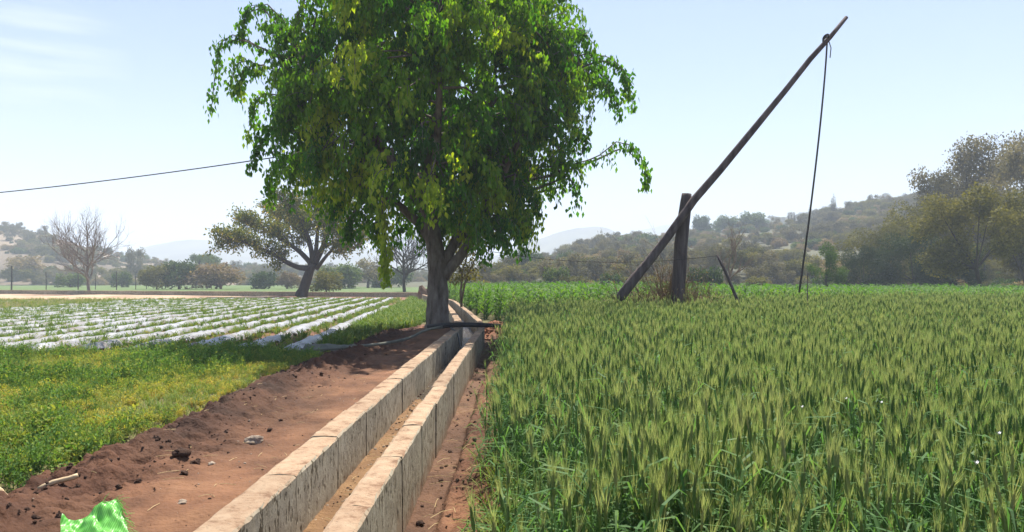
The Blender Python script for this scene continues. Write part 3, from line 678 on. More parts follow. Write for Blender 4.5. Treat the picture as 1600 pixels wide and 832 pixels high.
kind('palm', [(math.cos(a) * .7, math.sin(a) * .7, 4.3 + .25 * math.sin(a * 3), .5, .3) for a in np.arange(9) * .7], 700, .5, .07, 'leaf_green', 4.2, .1, 'bark_dark', droop=1.0)

kind('fine_grey', rand_lumps(21, 34, 2.2, 1.7, 4.6, .5), 15000, .10, .055, 'leaf_grey', 2.0, .10, 'bark_dark', hollow=.25)
kind('fine_open', rand_lumps(22, 36, 2.3, 1.3, 4.5, .5), 20000, .12, .065, 'leaf_rust', 1.7, .09, 'bark_dark', hollow=.3)
kind('fine_dense', rand_lumps(23, 26, 2.2, .5, 4.3, .75), 15000, .14, .07, 'leaf_shade', 1.4, .12, 'bark_dark', hollow=.55)
kind('fine_olive', rand_lumps(24, 26, 2.3, .4, 4.2, .75), 15000, .14, .065, 'leaf_rust', 1.4, .12, 'bark_dark', hollow=.6)
kind('fine_bright', rand_lumps(25, 22, 2.0, 1.5, 4.4, .5), 7000, .13, .08, 'leaf_bright', 1.9, .11, 'bark_dark', hollow=.3)
# ------------------------------------------------------------------ hills
BANK0 = 690
def hill(name, prof, Db, Dr, label, col, zb=-1.0, steps=22, shape=1.25, nscale=.02, namp=.06, px_step=12, bank=0):
    pxs = np.arange(prof[0][0], prof[-1][0] + 1, px_step); rp = np.interp(pxs, [q[0] for q in prof], [q[1] for q in prof])
    zr = H + (HY - rp) / F * Dr
    ts = np.concatenate([np.linspace(0, 1, steps), np.linspace(1.12, 2.0, 6)])
    X = np.empty((len(ts), len(pxs))); Y = X.copy(); Z = X.copy()
    for k, t in enumerate(ts):
        d = Db + (Dr - Db) * t; X[k] = (pxs - CX) / F * d; Y[k] = d
        s = (t ** shape if t <= 1 else 1 - (t - 1) * .9)
        Z[k] = zb + (zr - zb) * s + bank * float(sstep(0, .06, t)) * (1 - t if t < 1 else 0) * sstep(BANK0, BANK0 + 90, pxs)
    Z += namp * (zr - zb)[None] * fbm(X * nscale, Y * nscale, 71) * np.minimum(1, ts)[:, None] * (1 - .5 * np.minimum(1, ts))[:, None]
    n = len(pxs); i = (np.arange(len(ts) - 1)[:, None] * n + np.arange(n - 1)[None]).ravel()
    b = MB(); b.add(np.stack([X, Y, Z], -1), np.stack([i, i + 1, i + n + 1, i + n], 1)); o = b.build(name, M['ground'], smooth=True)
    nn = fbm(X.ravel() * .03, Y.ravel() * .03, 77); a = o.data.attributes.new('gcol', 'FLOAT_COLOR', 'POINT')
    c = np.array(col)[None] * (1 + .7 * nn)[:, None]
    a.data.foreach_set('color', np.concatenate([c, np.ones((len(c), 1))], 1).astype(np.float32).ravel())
    tag(o, label, 'hill', kind='structure')
    def zat(px, d):
        t = (d - Db) / (Dr - Db); z1 = H + (HY - np.interp(px, pxs, rp)) / F * Dr
        x = (px - CX) / F * d
        return zb + (z1 - zb) * np.clip(t, 0, 1) ** shape + bank * sstep(0, .06, t) * np.clip(1 - t, 0, 1) * sstep(BANK0, BANK0 + 90, px) + namp * (z1 - zb) * fbm(x * nscale, d * nscale, 71) * np.clip(t, 0, 1) * (1 - .5 * np.clip(t, 0, 1))
    return zat
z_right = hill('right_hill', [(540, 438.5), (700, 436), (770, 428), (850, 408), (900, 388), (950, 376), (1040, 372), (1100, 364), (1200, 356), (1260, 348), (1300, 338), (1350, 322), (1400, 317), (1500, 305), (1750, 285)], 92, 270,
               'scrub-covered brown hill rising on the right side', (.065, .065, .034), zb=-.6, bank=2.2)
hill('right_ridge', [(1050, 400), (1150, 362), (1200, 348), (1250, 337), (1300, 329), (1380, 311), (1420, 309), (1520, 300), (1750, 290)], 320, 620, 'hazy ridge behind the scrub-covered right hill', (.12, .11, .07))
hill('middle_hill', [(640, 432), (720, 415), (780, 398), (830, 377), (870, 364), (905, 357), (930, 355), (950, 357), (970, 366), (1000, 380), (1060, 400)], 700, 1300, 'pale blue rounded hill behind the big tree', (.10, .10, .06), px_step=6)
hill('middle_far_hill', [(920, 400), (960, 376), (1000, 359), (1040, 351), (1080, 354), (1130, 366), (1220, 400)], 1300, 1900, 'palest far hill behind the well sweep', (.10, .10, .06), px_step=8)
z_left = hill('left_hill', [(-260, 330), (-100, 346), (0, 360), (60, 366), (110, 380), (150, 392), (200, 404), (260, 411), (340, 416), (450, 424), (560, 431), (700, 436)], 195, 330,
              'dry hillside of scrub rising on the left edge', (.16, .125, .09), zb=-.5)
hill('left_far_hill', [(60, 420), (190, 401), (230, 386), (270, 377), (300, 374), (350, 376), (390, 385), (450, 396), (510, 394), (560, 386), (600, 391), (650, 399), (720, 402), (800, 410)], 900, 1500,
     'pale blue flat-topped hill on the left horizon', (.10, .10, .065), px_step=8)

# ------------------------------------------------------------------ scattering what nobody could count
def scatter(name, pts, rz, scl, idx, kinds, label, cat, tilt=None):
    """one object: every point carries one plant of the given kinds"""
    me = bpy.data.meshes.new(name); n = len(pts); me.vertices.add(n); me.vertices.foreach_set('co', np.asarray(pts, float).ravel())
    rot = np.zeros((n, 3)); rot[:, 2] = rz
    if tilt is not None: rot[:, :2] = tilt
    for nm, ty, key, data in (('rot', 'FLOAT_VECTOR', 'vector', rot.ravel()), ('scl', 'FLOAT', 'value', scl), ('idx', 'INT', 'value', idx)):
        a = me.attributes.new(nm, ty, 'POINT'); a.data.foreach_set(key, np.asarray(data, np.int32 if ty == 'INT' else np.float32))
    o = bpy.data.objects.new(name, me); COL.objects.link(o); tag(o, label, cat, kind='stuff')
    ng = bpy.data.node_groups.new(name, 'GeometryNodeTree')
    ng.interface.new_socket('Geometry', in_out='INPUT', socket_type='NodeSocketGeometry'); ng.interface.new_socket('Geometry', in_out='OUTPUT', socket_type='NodeSocketGeometry')
    N = ng.nodes.new; K = ng.links.new; gi = N('NodeGroupInput'); go = N('NodeGroupOutput'); ip = N('GeometryNodeInstanceOnPoints')
    g2 = N('GeometryNodeGeometryToInstance')
    for k, m in enumerate(reversed(kinds)):
        ko = bpy.data.objects.new(name + '_kind', m); oi = N('GeometryNodeObjectInfo'); oi.inputs['Object'].default_value = ko
        K(oi.outputs['Geometry'], g2.inputs[0])
    def na(nm, ty):
        q = N('GeometryNodeInputNamedAttribute'); q.data_type = ty; q.inputs['Name'].default_value = nm; return q.outputs['Attribute']
    K(gi.outputs[0], ip.inputs['Points']); K(g2.outputs[0], ip.inputs['Instance']); ip.inputs['Pick Instance'].default_value = True
    K(na('idx', 'INT'), ip.inputs['Instance Index'])
    er = N('FunctionNodeEulerToRotation'); K(na('rot', 'FLOAT_VECTOR'), er.inputs[0]); K(er.outputs[0], ip.inputs['Rotation'])
    K(na('scl', 'FLOAT'), ip.inputs['Scale']); K(ip.outputs[0], go.inputs[0])
    md = o.modifiers.new('scatter', 'NODES'); md.node_group = ng
    return o

# ---- scrub on the hills
scrub = [KINDS[k][0] for k in ('bush', 'bush_dry', 'bush_olive', 'grey', 'open')]
def scrub_points(zat, px0, px1, d0, d1, n, probs, seed, s0=.5, s1=1.2):
    g = np.random.default_rng(seed); d = np.sqrt(d0 ** 2 + (d1 ** 2 - d0 ** 2) * g.random(n)); px = px0 + (px1 - px0) * g.random(n)
    x = (px - CX) / F * d
    keep = fbm(x * .05, d * .05, seed, 3) + .25 > .35 * g.random(n)
    px, d, x = px[keep], d[keep], x[keep]; n = len(d)
    z = zat(px, d) - .25
    kn = vnoise(x * .06, d * .06, seed + 5)
    idx = np.where(g.random(n) < .75, np.clip(((kn + .5) * 5).astype(int), 0, 4), g.choice(5, n, p=probs))
    return np.stack([x, d, z], 1), g.random(n) * 6.28, s0 + (s1 - s0) * g.random(n) ** 2, idx
a = scrub_points(z_right, 720, 1750, 94, 275, 5400, [.18, .3, .32, .17, .03], 81, .3, .95)
scatter('hill_scrub', *a[:1], a[1], a[2], a[3], scrub, 'scrub and small trees covering the right hill', 'scrub')
a = scrub_points(z_left, -60, 700, 196, 335, 3000, [.08, .46, .18, .26, .02], 82, .35, 1.15)
scatter('hill_scrub', *a[:1], a[1], a[2], a[3], scrub, 'dry scrub covering the left hillside', 'scrub')
g = np.random.default_rng(83); n = 500; px = 1080 + 600 * g.random(n); d = 560 + 70 * g.random(n)
zz = H + (HY - np.interp(px, [1050, 1150, 1200, 1250, 1300, 1380, 1420, 1520, 1750], [400, 362, 348, 337, 329, 311, 309, 300, 290])) / F * 620 * (d - 320) / 300 * .97
scatter('ridge_trees', np.stack([(px - CX) / F * d, d, zz - 1], 1), g.random(n) * 6.28, .8 + .8 * g.random(n), g.integers(0, 5, n), scrub, 'hazy trees along the far right ridge', 'trees')
g = np.random.default_rng(84); n = 170; px = 700 + 960 * g.random(n); d = 74 + 16 * g.random(n)
scatter('bank_scrub', np.stack([(px - CX) / F * d, d, 0 * d - .2], 1), g.random(n) * 6.28, .25 + .45 * g.random(n) ** 2, g.choice(5, n, p=[.2, .42, .28, .06, .04]), scrub, 'low dry scrub along the far edge of the maize', 'scrub')

# ---- trees one can tell apart
def tree_at(key, px, d, top_py, label, name='tree', z0=0.0, sx=1.0, rz=None, group=None, parts=True):
    cm, tm = KINDS[key]; top = max(v.co.z for v in cm.vertices) if key not in TOPS else TOPS[key]; TOPS[key] = top
    z_top = H + (HY - top_py) / F * d; s = (z_top - z0) / top
    r_ = empty(name, ((px - CX) / F * d, d, z0), random.random() * 6.28 if rz is None else rz); r_.scale = (s * sx, s * sx, s)
    tag(r_, label, 'bush' if 'bush' in name or 'shrub' in name else 'tree', group)
    t = bpy.data.objects.new('trunk', tm); COL.objects.link(t); t.parent = r_
    c = bpy.data.objects.new('crown', cm); COL.objects.link(c); c.parent = r_; c['kind'] = 'stuff'
    return r_
TOPS = {}
G1 = 'trees along the foot of the left hill'
tree_at('round', 280, 120, 403, 'dark round tree behind the field right of the leafless tree', sx=1.25, group=G1)
tree_at('bush_olive', 245, 118, 411, 'pale bush touching the left side of the dark round tree', 'bush', sx=1.0, group=G1)
tree_at('bush_dry', 345, 122, 408, 'grey-brown thicket right of the dark round tree', 'bush', sx=1.6, group=G1)
tree_at('umbrella', 324, 190, 394, 'small flat-topped tree above the grey-brown thicket', sx=.8, group=G1)
tree_at('palm', 307, 185, 393, 'tiny slender palm-like tree left of the flat-topped tree', sx=.8, group=G1)
tree_at('grey', 212, 210, 384, 'slim hazy tree sticking up on the low ridge', sx=.55, group=G1)
tree_at('bush', 413, 125, 420, 'small round bush under the left side of the spreading tree', 'bush', group=G1)
tree_at('bush_dry', 448, 125, 423, 'small dry bush left of the spreading trunk', 'bush', group=G1)
tree_at('bush_olive', 510, 88, 420, 'yellow-green bush right of the spreading trunk', 'bush', sx=1.1)
tree_at('bush', 530, 130, 407, 'mid-green tree behind the yellow-green bush', sx=1.2)
tree_at('grey', 575, 140, 403, 'dark hazy tree with rounded top behind the wall', sx=1.5)
tree_at('bush', 605, 145, 412, 'dark low tree merging with the hazy rounded one', sx=1.4)
tree_at('bush', 110, 150, 424, 'low green bush behind the leafless tree', 'bush', sx=1.3)
tree_at('bush', 190, 150, 421, 'low bluish bush right of the leafless trunk', 'bush', sx=.8)
tree_at('bush_dry', 40, 200, 398, 'tan leafless thicket on the left hillside', 'bush', z0=3, sx=1.5)
G2 = 'trees on the slope beyond the maize'
tree_at('round', 820, 135, 384, 'mid-green leafy tree beside the drooping right skirt of the big tree', z0=1.2, sx=1.0, group=G2)
tree_at('bush_olive', 838, 128, 405, 'pale bush under the mid-green leafy tree', 'bush', z0=1, sx=1.1, group=G2)
tree_at('round2', 884, 150, 390, 'dark spreading tree above the brown bank', z0=2.5, sx=.9, group=G2)
tree_at('bush', 866, 78, 411, 'dark rounded bush at the far edge of the maize', 'bush', sx=.65, group=G2)
tree_at('bush_olive', 884, 77, 428, 'small olive bush touching the dark rounded bush', 'bush', sx=.8, group=G2)
tree_at('bush', 960, 76, 423, 'round green bush left of the beam foot', 'bush', sx=.85, group=G2)
tree_at('bush', 1098, 66, 411, 'round bright bush right of the well sweep post', 'bush', sx=.75, group=G2)
tree_at('open2', 917, 160, 400, 'light green tree on the slope over the bank', z0=3, sx=1.0, group=G2)
tree_at('spire', 940, 235, 356, 'pointed tree at the left end of the slope', z0=9, sx=.9, group=G2)
tree_at('round', 975, 225, 365, 'hazy tree right of the pointed tree', z0=8, sx=.9, group=G2)
tree_at('round2', 1010, 225, 362, 'hazy broad tree crowning the slope left of the beam', z0=8, sx=1.1, group=G2)
tree_at('round', 1097, 265, 334, 'leftmost dark tree on the hill crest right of the post', z0=17, sx=.9, group=G2)
tree_at('round2', 1137, 268, 335, 'middle dark tree on the hill crest right of the post', z0=18, sx=1.1, group=G2)
tree_at('round', 1177, 265, 329, 'largest dark tree on the hill crest right of the post', z0=18, sx=1.3, group=G2)
tree_at('spire', 1237, 272, 329, 'small pointed tree on the crest left of the rope', z0=20, sx=1.2, group=G2)
tree_at('spire', 1265, 272, 321, 'narrow pointed tree on the crest just right of the rope', z0=22, sx=.6, group=G2)
tree_at('spire', 1302, 262, 302, 'tall three-tipped tree on the hill crest', z0=22, sx=.9, group=G2)
tree_at('grey', 1060, 140, 385, 'pale grey tree behind the well sweep beam', z0=2, sx=.8, group=G2)
tree_at('bush', 1215, 130, 408, 'bluish bush on the slope left of the rope', 'bush', z0=2, sx=1.0, group=G2)
tree_at('bush_dry', 1178, 110, 425, 'tan dry bush on the bank right of the leafless tree', 'bush', z0=.5, sx=1.6, group=G2)
G3 = 'tall trees at the right edge'
tree_at('fine_bright', 1293, 62, 376, 'small light green tree in front of the dark thicket', sx=.8, group=G3)
tree_at('fine_olive', 1368, 80, 345, 'olive dense tree rising from the left of the dark thicket', sx=1.0, group=G3)
tree_at('fine_dense', 1350, 72, 380, 'dark rounded thicket at the left foot of the olive dense tree', 'bush', sx=1.0, group=G3)
tree_at('fine_olive', 1445, 84, 300, 'tall shaggy olive tree in the middle of the right thicket', sx=.85, group=G3)
tree_at('fine_dense', 1425, 72, 352, 'dark shady tree below the shaggy olive one', 'tree', sx=.95, group=G3)
tree_at('fine_dense', 1488, 70, 372, 'shaded bush left of the forked yellow-green tree', 'bush', sx=1.1, group=G3)
tree_at('fine_grey', 1535, 96, 206, 'tallest grey-leaved tree rising behind the yellow-green one', sx=.9, group=G3)
tree_at('fine_open', 1530, 60, 285, 'yellow-green tree with forked dark trunk on the right', sx=1.0, group=G3)
tree_at('fine_grey', 1622, 84, 196, 'grey-leaved tree cut by the right picture edge', sx=.75, group=G3)
tree_at('fine_open', 1602, 70, 300, 'olive tree cut by the right picture edge below the grey one', sx=.8, group=G3)
tree_at('fine_grey', 1478, 100, 262, 'grey-green tree between the shaggy tree and the tallest one', sx=.7, group=G3)

# ------------------------------------------------------------------ wheat
def wheat_tuft(seed, n=15, patch=.21, headless=.15):
    g = np.random.default_rng(seed); b = MB()
    for s in range(n):
        x, y = g.normal(0, patch * .6, 2); h = .74 + .16 * g.normal() * .6; ln = g.normal(0, .05, 2)
        p = np.array([[x, y, 0], [x + ln[0] * .3, y + ln[1] * .3, h * .5], [x + ln[0], y + ln[1], h]])
        b.tube(p, [.0028, .0024, .0018], 3, .42 + .1 * g.random(), cap=False)
        for k in range(4):
            f = .15 + .2 * k + .08 * g.random(); q = p[0] * (1 - f) + p[2] * f; a = g.random() * 6.28; o = np.array([math.cos(a), math.sin(a), 0]); side = np.array([-o[1], o[0], 0])
            l = .20 + .12 * g.random(); up = .5 + .5 * g.random()
            pts = [q, q + o * l * .3 + np.array([0, 0, l * .5 * up]), q + o * l * .7 + np.array([0, 0, l * .55 * up]), q + o * l * 1.0 + np.array([0, 0, l * (.35 * up - .25 * g.random())])]
            tt = (.22 + .2 * g.random()) if f > .3 or g.random() < .6 else .85
            b.ribbon(pts, [.006, .012, .009, .001], side, tt)
        if g.random() < headless: continue
        d = unit(np.array([ln[0] * 1.5, ln[1] * 1.5, 1.0])); u = unit(np.cross(d, [1, .2, 0])); w_ = np.cross(d, u); hl = .075 + .03 * g.random(); base = p[2]
        ht = .40 + .38 * g.random() ** 1.3
        rings = [(0, .002), (.25, .0068), (.65, .0062), (1, .0015)]
        b.tube([base + d * hl * f for f, _ in rings], [r_ for _, r_ in rings], 4, ht, cap=False)
        na = 26; a = g.random(na) * 6.28; f = g.random(na) * .85 + .1
        st = base + d * (hl * f)[:, None]; ad = d[None] + (np.cos(a)[:, None] * u + np.sin(a)[:, None] * w_) * (.14 + .13 * g.random(na))[:, None]
        en = st + ad * (.06 + .05 * g.random(na))[:, None]
        sd = np.cross(ad, g.normal(0, 1, (na, 3))); sd /= np.linalg.norm(sd, axis=1)[:, None]
        V = np.stack([st - sd * .0012, st + sd * .0012, en], 1).reshape(-1, 3)
        b.add(V, None, np.arange(na * 3).reshape(-1, 3), np.repeat(.70 + .24 * g.random(na), 3))
    return b.mesh('wheat_tuft', M['wheat'])
WK = [wheat_tuft(s) for s in range(7)]
g = np.random.default_rng(91); pts = []
for d0, d1, dens in ((2.6, 12, 32), (12, 20, 24), (20, 30, 17)):
    n = int((d1 - d0) * 26 * dens); y = d0 + (d1 - d0) * g.random(n); x = -.5 + 26 * g.random(n)
    lim = .05 + .10 * vnoise(y * 1.3, y * 0, 92) + .05 * g.normal(size=n) + .01 * np.maximum(0, y - 8) * 0
    far = 23.5 + .35 * x + 1.2 * vnoise(x * .4, x * 0, 93)
    k = (x > lim) & (x < y * .76 + 1.0) & (y < far) & (y < 30)
    k &= ~((y < 4.6) & (x < .55) & (g.random(n) < .55))
    # thin places
    k &= (fbm(x * .9, y * .9, 94, 2) + .42 > .30 * g.random(n))
    pts.append(np.stack([x[k], y[k]], 1))
pts = np.concatenate(pts); n = len(pts)
sc = (.84 + .26 * g.random(n)) * (1 + .12 * fbm(pts[:, 0] * .5, pts[:, 1] * .5, 95, 2)) * (1 - .25 * np.exp(-((pts[:, 0] + .2) / .3) ** 2) * (pts[:, 1] < 14))
scatter('wheat', np.concatenate([pts, ground_z(pts[:, 0], pts[:, 1])[:, None] - .02], 1), g.random(n) * 6.28, sc, g.integers(0, 7, n), WK,
        'dense green bearded wheat filling the right side', 'wheat', tilt=g.normal(0, .08, (n, 2)) * (1 + 3.5 * (g.random((n, 1)) < .04)) + np.stack([.12 * fbm(pts[:, 0] * .35, pts[:, 1] * .35, 401, 2), .05 + .16 * fbm(pts[:, 0] * .4, pts[:, 1] * .4, 402, 2)], 1))

# coarse grass and weeds in the foot of the wheat
def grass_tuft(seed, n, h, wd, mat, lean=.6, tint=(.2, .8)):
    g = np.random.default_rng(seed); b = MB()
    for s in range(n):
        a = g.random() * 6.28; o = np.array([math.cos(a), math.sin(a), 0]); side = np.array([-o[1], o[0], 0]); q = np.array([g.normal(0, .04), g.normal(0, .04), 0]); l = h * (.5 + .7 * g.random()); le = lean * g.random()
        pts = [q, q + o * l * le * .3 + np.array([0, 0, l * .45]), q + o * l * le * .8 + np.array([0, 0, l * .75]), q + o * l * le * 1.4 + np.array([0, 0, l * (.85 - .5 * le * g.random())])]
        b.ribbon(pts, [wd * .6, wd, wd * .7, wd * .08], side, tint[0] + (tint[1] - tint[0]) * g.random())
    return b.mesh('grass_tuft', M[mat])
GK = [grass_tuft(s, 16, .3, .011, 'grass', .9) for s in range(4)]
g = np.random.default_rng(96); n = 900; y = 3 + 20 * g.random(n) ** 1.3; x = -.04 + .08 * g.normal(size=n) + .2 * g.random(n)
scatter('edge_grass', np.stack([x, y, ground_z(x, y) * 0 - .06 + .05 * sstep(-.3, 0, x)], 1), g.random(n) * 6.28, .5 + .7 * g.random(n), g.integers(0, 4, n), GK, 'coarse grass along the trench edge of the wheat', 'grass', tilt=g.normal(0, .25, (n, 2)))

# ------------------------------------------------------------------ maize
def maize_plant(seed):
    g = np.random.default_rng(seed); b = MB(); h = 1.0 + .2 * g.random()
    b.tube([(0, 0, 0), (.02, 0, h * .5), (.0, .02, h * .95)], [.014, .012, .005], 5, .5, cap=False)
    a0 = g.random() * 6.28
    for k in range(10):
        f = .12 + .085 * k; a = a0 + (k % 2) * math.pi + g.normal(0, .35); o = np.array([math.cos(a), math.sin(a), 0]); side = np.array([-o[1], o[0], 0]); l = .5 + .2 * g.random() - .02 * k; q = np.array([0, 0, h * f])
        t = np.linspace(0, 1, 5); dr = .35 + .35 * g.random()
        pts = q + o * (l * t * .8)[:, None] + np.array([0, 0, 1.]) * (l * (1.0 * t - dr * 1.6 * t ** 2.2))[:, None]
        b.ribbon(pts, np.array([.035, .06, .055, .035, .004]), unit(side + np.array([0, 0, .25 * g.normal()])), .35 + .4 * g.random())
    return b.mesh('maize_plant', M['maize'])
MK = [maize_plant(s) for s in range(5)]
g = np.random.default_rng(97); ys_ = []; xs_ = []
for row in np.arange(-6, 60, .55):
    n = int(46 / .22); y = 26.5 + np.arange(n) * .22 + .06 * g.normal(size=n); xs_.append(row + .05 * g.normal(size=n)); ys_.append(y)
x, y = np.concatenate(xs_), np.concatenate(ys_)
far = 24.2 + .35 * x
k = (x > wall_x(y) + .75 + .2 * g.random(len(x))) & (y > np.where(x < 1.0, 27.2 - .4 * x + g.normal(0, .4, len(x)), far + .3)) & (x < y * .74 + 1) & (y < 70) & ((y < 44) | (g.random(len(y)) < .45))
x, y = x[k], y[k]; n = len(x)
scatter('maize', np.stack([x, y, ground_z(x, y)], 1), g.random(n) * 6.28, (.9 + .32 * g.random(n)) * (1 - .14 * sstep(4, 22, x)), g.integers(0, 5, n), MK, 'young maize field behind the wheat', 'maize', tilt=g.normal(0, .06, (n, 2)))

# ------------------------------------------------------------------ weedy crop in the left foreground
def weed_plant(seed, h, n, tint, ls=.026):
    g = np.random.default_rng(seed); b = MB(); pos = []; ax = []
    for s in range(n):
        a = g.random() * 6.28; le = .25 + .75 * g.random(); l = h * (.5 + .7 * g.random()); o = np.array([math.cos(a) * le, math.sin(a) * le, 1.0]); o = unit(o)
        p0 = np.array([g.normal(0, .03), g.normal(0, .03), 0]); p1 = p0 + o * l * .5 + rng.normal(0, .01, 3); p2 = p1 + unit(o + np.array([0, 0, .3])) * l * .5
        b.tube([p0, p1, p2], [.003, .0025, .001], 3, tint, cap=False)
        for k in range(11):
            f = .2 + .8 * g.random(); q = p0 * (1 - f) ** 2 + p1 * 2 * f * (1 - f) + p2 * f * f; pos.append(q + g.normal(0, .016, 3)); ax.append(g.normal(0, 1, 3) + np.array([0, 0, .5]))
    pos = np.array(pos); ax = np.array(ax); nn = len(pos)
    b.leaves(pos, ax, g.normal(0, .5, (nn, 3)) + np.array([0, 0, 1]), ls * (.7 + .8 * g.random(nn)), ls * .5 * (.7 + .7 * g.random(nn)), np.clip(tint + .12 * g.normal(size=nn), 0, 1))
    return b.mesh('weed_plant', M['weed'])
VK = [weed_plant(1, .20, 14, .30), weed_plant(2, .24, 16, .34), weed_plant(3, .16, 12, .5), weed_plant(4, .15, 12, .62), weed_plant(5, .13, 10, .78), weed_plant(6, .3, 18, .3, .042)]
g = np.random.default_rng(98); n = 13000; y = 4.2 + 11.2 * g.random(n) ** .9; x = -14.5 + 10.9 * g.random(n)
k = (x > -.76 * y - .8) & (x < path_edge(y) - .02 + .1 * g.random(n) - .2 * sstep(-.1, .3, vnoise(y * 2, y * 0, 3)))
x, y = x[k], y[k]; n = len(x)
gr = fbm(x * .7, y * .55, 99, 3) + .15 * g.normal(size=n) + .10 * sstep(12.5, 15, y) - .22 * np.exp(-((y - 9.3 - .35 * (x + 5)) / 1.7) ** 2)
keep = (fbm(x * 1.4, y * 1.4, 100, 2) + .42 > .6 * g.random(n)); gr = gr * 1.35
gr_i = np.select([gr > .30, gr > .08, gr > -.12, gr > -.34], [1, 0, 2, 3], 4)
gr_i = np.where((gr > .2) & (g.random(n) < .12), 5, gr_i)
x, y, gr_i, gr = x[keep], y[keep], gr_i[keep], gr[keep]; n = len(x)
scatter('weedy_crop', np.stack([x, y, ground_z(x, y)], 1), g.random(n) * 6.28, (.6 + .55 * g.random(n) ** 1.5 + .5 * (g.random(n) < .05)) * (1 + .45 * np.clip(gr, -.5, .9)), gr_i, VK, 'low yellow-green weedy crop in the left foreground', 'crop', tilt=g.normal(0, .15, (n, 2)))
LK = [grass_tuft(s + 30, 14, .12, .006, 'grass', 1.0, (.4, 1)) for s in range(4)]
g = np.random.default_rng(101); n = 9000; y = 4.2 + 11.3 * g.random(n); x = -14.5 + 11 * g.random(n); k = (x > -.76 * y - .8) & (x < path_edge(y) + .05 * g.normal(size=n)); x, y = x[k], y[k]; n = len(x)
scatter('short_grass', np.stack([x, y, ground_z(x, y) - .005], 1), g.random(n) * 6.28, .6 + .8 * g.random(n), g.integers(0, 4, n), LK, 'short yellowing grass between the weeds', 'grass')

# ------------------------------------------------------------------ mulched rows
ORD = ['first', 'second', 'third', 'fourth', 'fifth', 'sixth', 'seventh', 'eighth', 'ninth', 'tenth', 'eleventh', 'twelfth', 'thirteenth', 'fourteenth', 'fifteenth', 'sixteenth', 'seventeenth', 'eighteenth']
def row_x(k, y): return -4.95 - 1.12 * k - .085 * (y - 17) + .05 * np.sin(y * .4 + k)
pp = []; cl = []; wd_ = []
for k in range(18):
    y0 = 16.0 + .25 * random.random(); y1 = 60 - .2 * k - (18 if k == 0 else 0) - (34 if k == -1 else 0)
    yy = np.concatenate([np.arange(y0, 30, .22), np.arange(30, y1, .6)]); n = len(yy); g = np.random.default_rng(200 + k)
    hw = .235 + .05 * vnoise(yy * .7, yy * 0 + k, 7); cx = row_x(k, yy)
    us = np.array([-1, -.72, -.3, .1, .5, .8, 1.0]); zs = np.array([-.03, .09, .135, .14, .13, .085, -.03])
    X = cx[:, None] + us[None] * hw[:, None]; Y = np.repeat(yy[:, None], 7, 1) + .03 * g.normal(size=(n, 7)); Z = zs[None] * (1 + .25 * vnoise(yy * 1.1, yy * 0, k)[:, None]) + .014 * g.normal(size=(n, 7)) + ground_z(X, Y)
    X += .015 * g.normal(size=(n, 7)); Z[0] -= .12
    i = (np.arange(n - 1)[:, None] * 7 + np.arange(6)[None]).ravel(); b = MB(); b.add(np.stack([X, Y, Z], -1), np.stack([i, i + 1, i + 8, i + 7], 1))
    o = b.build('mulch_strip', M['film'], smooth=True)
    tag(o, f'white plastic mulch strip over a soil bed, {ORD[k]} counting from the big tree', 'mulch strip', 'white plastic mulch strips in the left field')
    ny = np.arange(y0 + .2, y1, .42); m_ = g.random(len(ny)) < .14 + .028 * k; ny = ny[m_] + .1 * g.normal(size=m_.sum()); pp.append(np.stack([row_x(k, ny) + .09 * g.normal(size=len(ny)), ny, .12 + 0 * ny], 1))
    ny = np.arange(y0 + .3, min(y1, 45), .62); ny = ny[g.random(len(ny)) < .6]; cl.append(np.stack([row_x(k, ny) + .3 + .05 * g.normal(size=len(ny)), ny, .04 + 0 * ny], 1))
    ny = y0 + (y1 - y0) * g.random(int(420 + 30 * k)); wd_.append(np.stack([row_x(k, ny) + .56 + .19 * g.normal(size=len(ny)), ny, 0 * ny + .0], 1))
pp = np.concatenate(pp); cl = np.concatenate(cl); wd_ = np.concatenate(wd_); g = np.random.default_rng(220)
CK = [grass_tuft(s + 60, 14, .26, .022, 'grass', 1.1, (.1, .6)) for s in range(4)]
scatter('bed_plants', pp, g.random(len(pp)) * 6.28, .4 + .5 * g.random(len(pp)), g.integers(0, 4, len(pp)), CK, 'young green plants growing through the mulch strips', 'plants')
scatter('row_weeds', wd_, g.random(len(wd_)) * 6.28, .4 + .6 * g.random(len(wd_)), g.integers(0, 5, len(wd_)), [CK[0], CK[1], LK[0], VK[0], VK[2]], 'weeds in the furrows between the mulch strips', 'weeds')
def lump(seed, mat, sub=2, amp=.5, flat=.7):
    import bmesh
    bm = bmesh.new(); bmesh.ops.create_icosphere(bm, subdivisions=sub, radius=1)
    g = np.random.default_rng(seed); off = g.random(3) * 50
    for v in bm.verts:
        c = v.co; f = 1 + amp * float(vnoise(c.x * 1.3 + off[0], c.y * 1.3 + c.z * 1.7 + off[1], seed)) + amp * .5 * float(vnoise(c.x * 3 + off[2], c.y * 3 - c.z * 3, seed + 1)); v.co = c * f; v.co.z *= flat
    me = bpy.data.meshes.new('lump'); bm.to_mesh(me); bm.free(); me.materials.append(mat); return me
CLK = [lump(s, M['clod'], 1, .9) for s in range(5)]
scatter('soil_lumps', cl, g.random(len(cl)) * 6.28, .045 + .06 * g.random(len(cl)), g.integers(0, 5, len(cl)), CLK, 'soil lumps weighing down the mulch edges', 'soil')
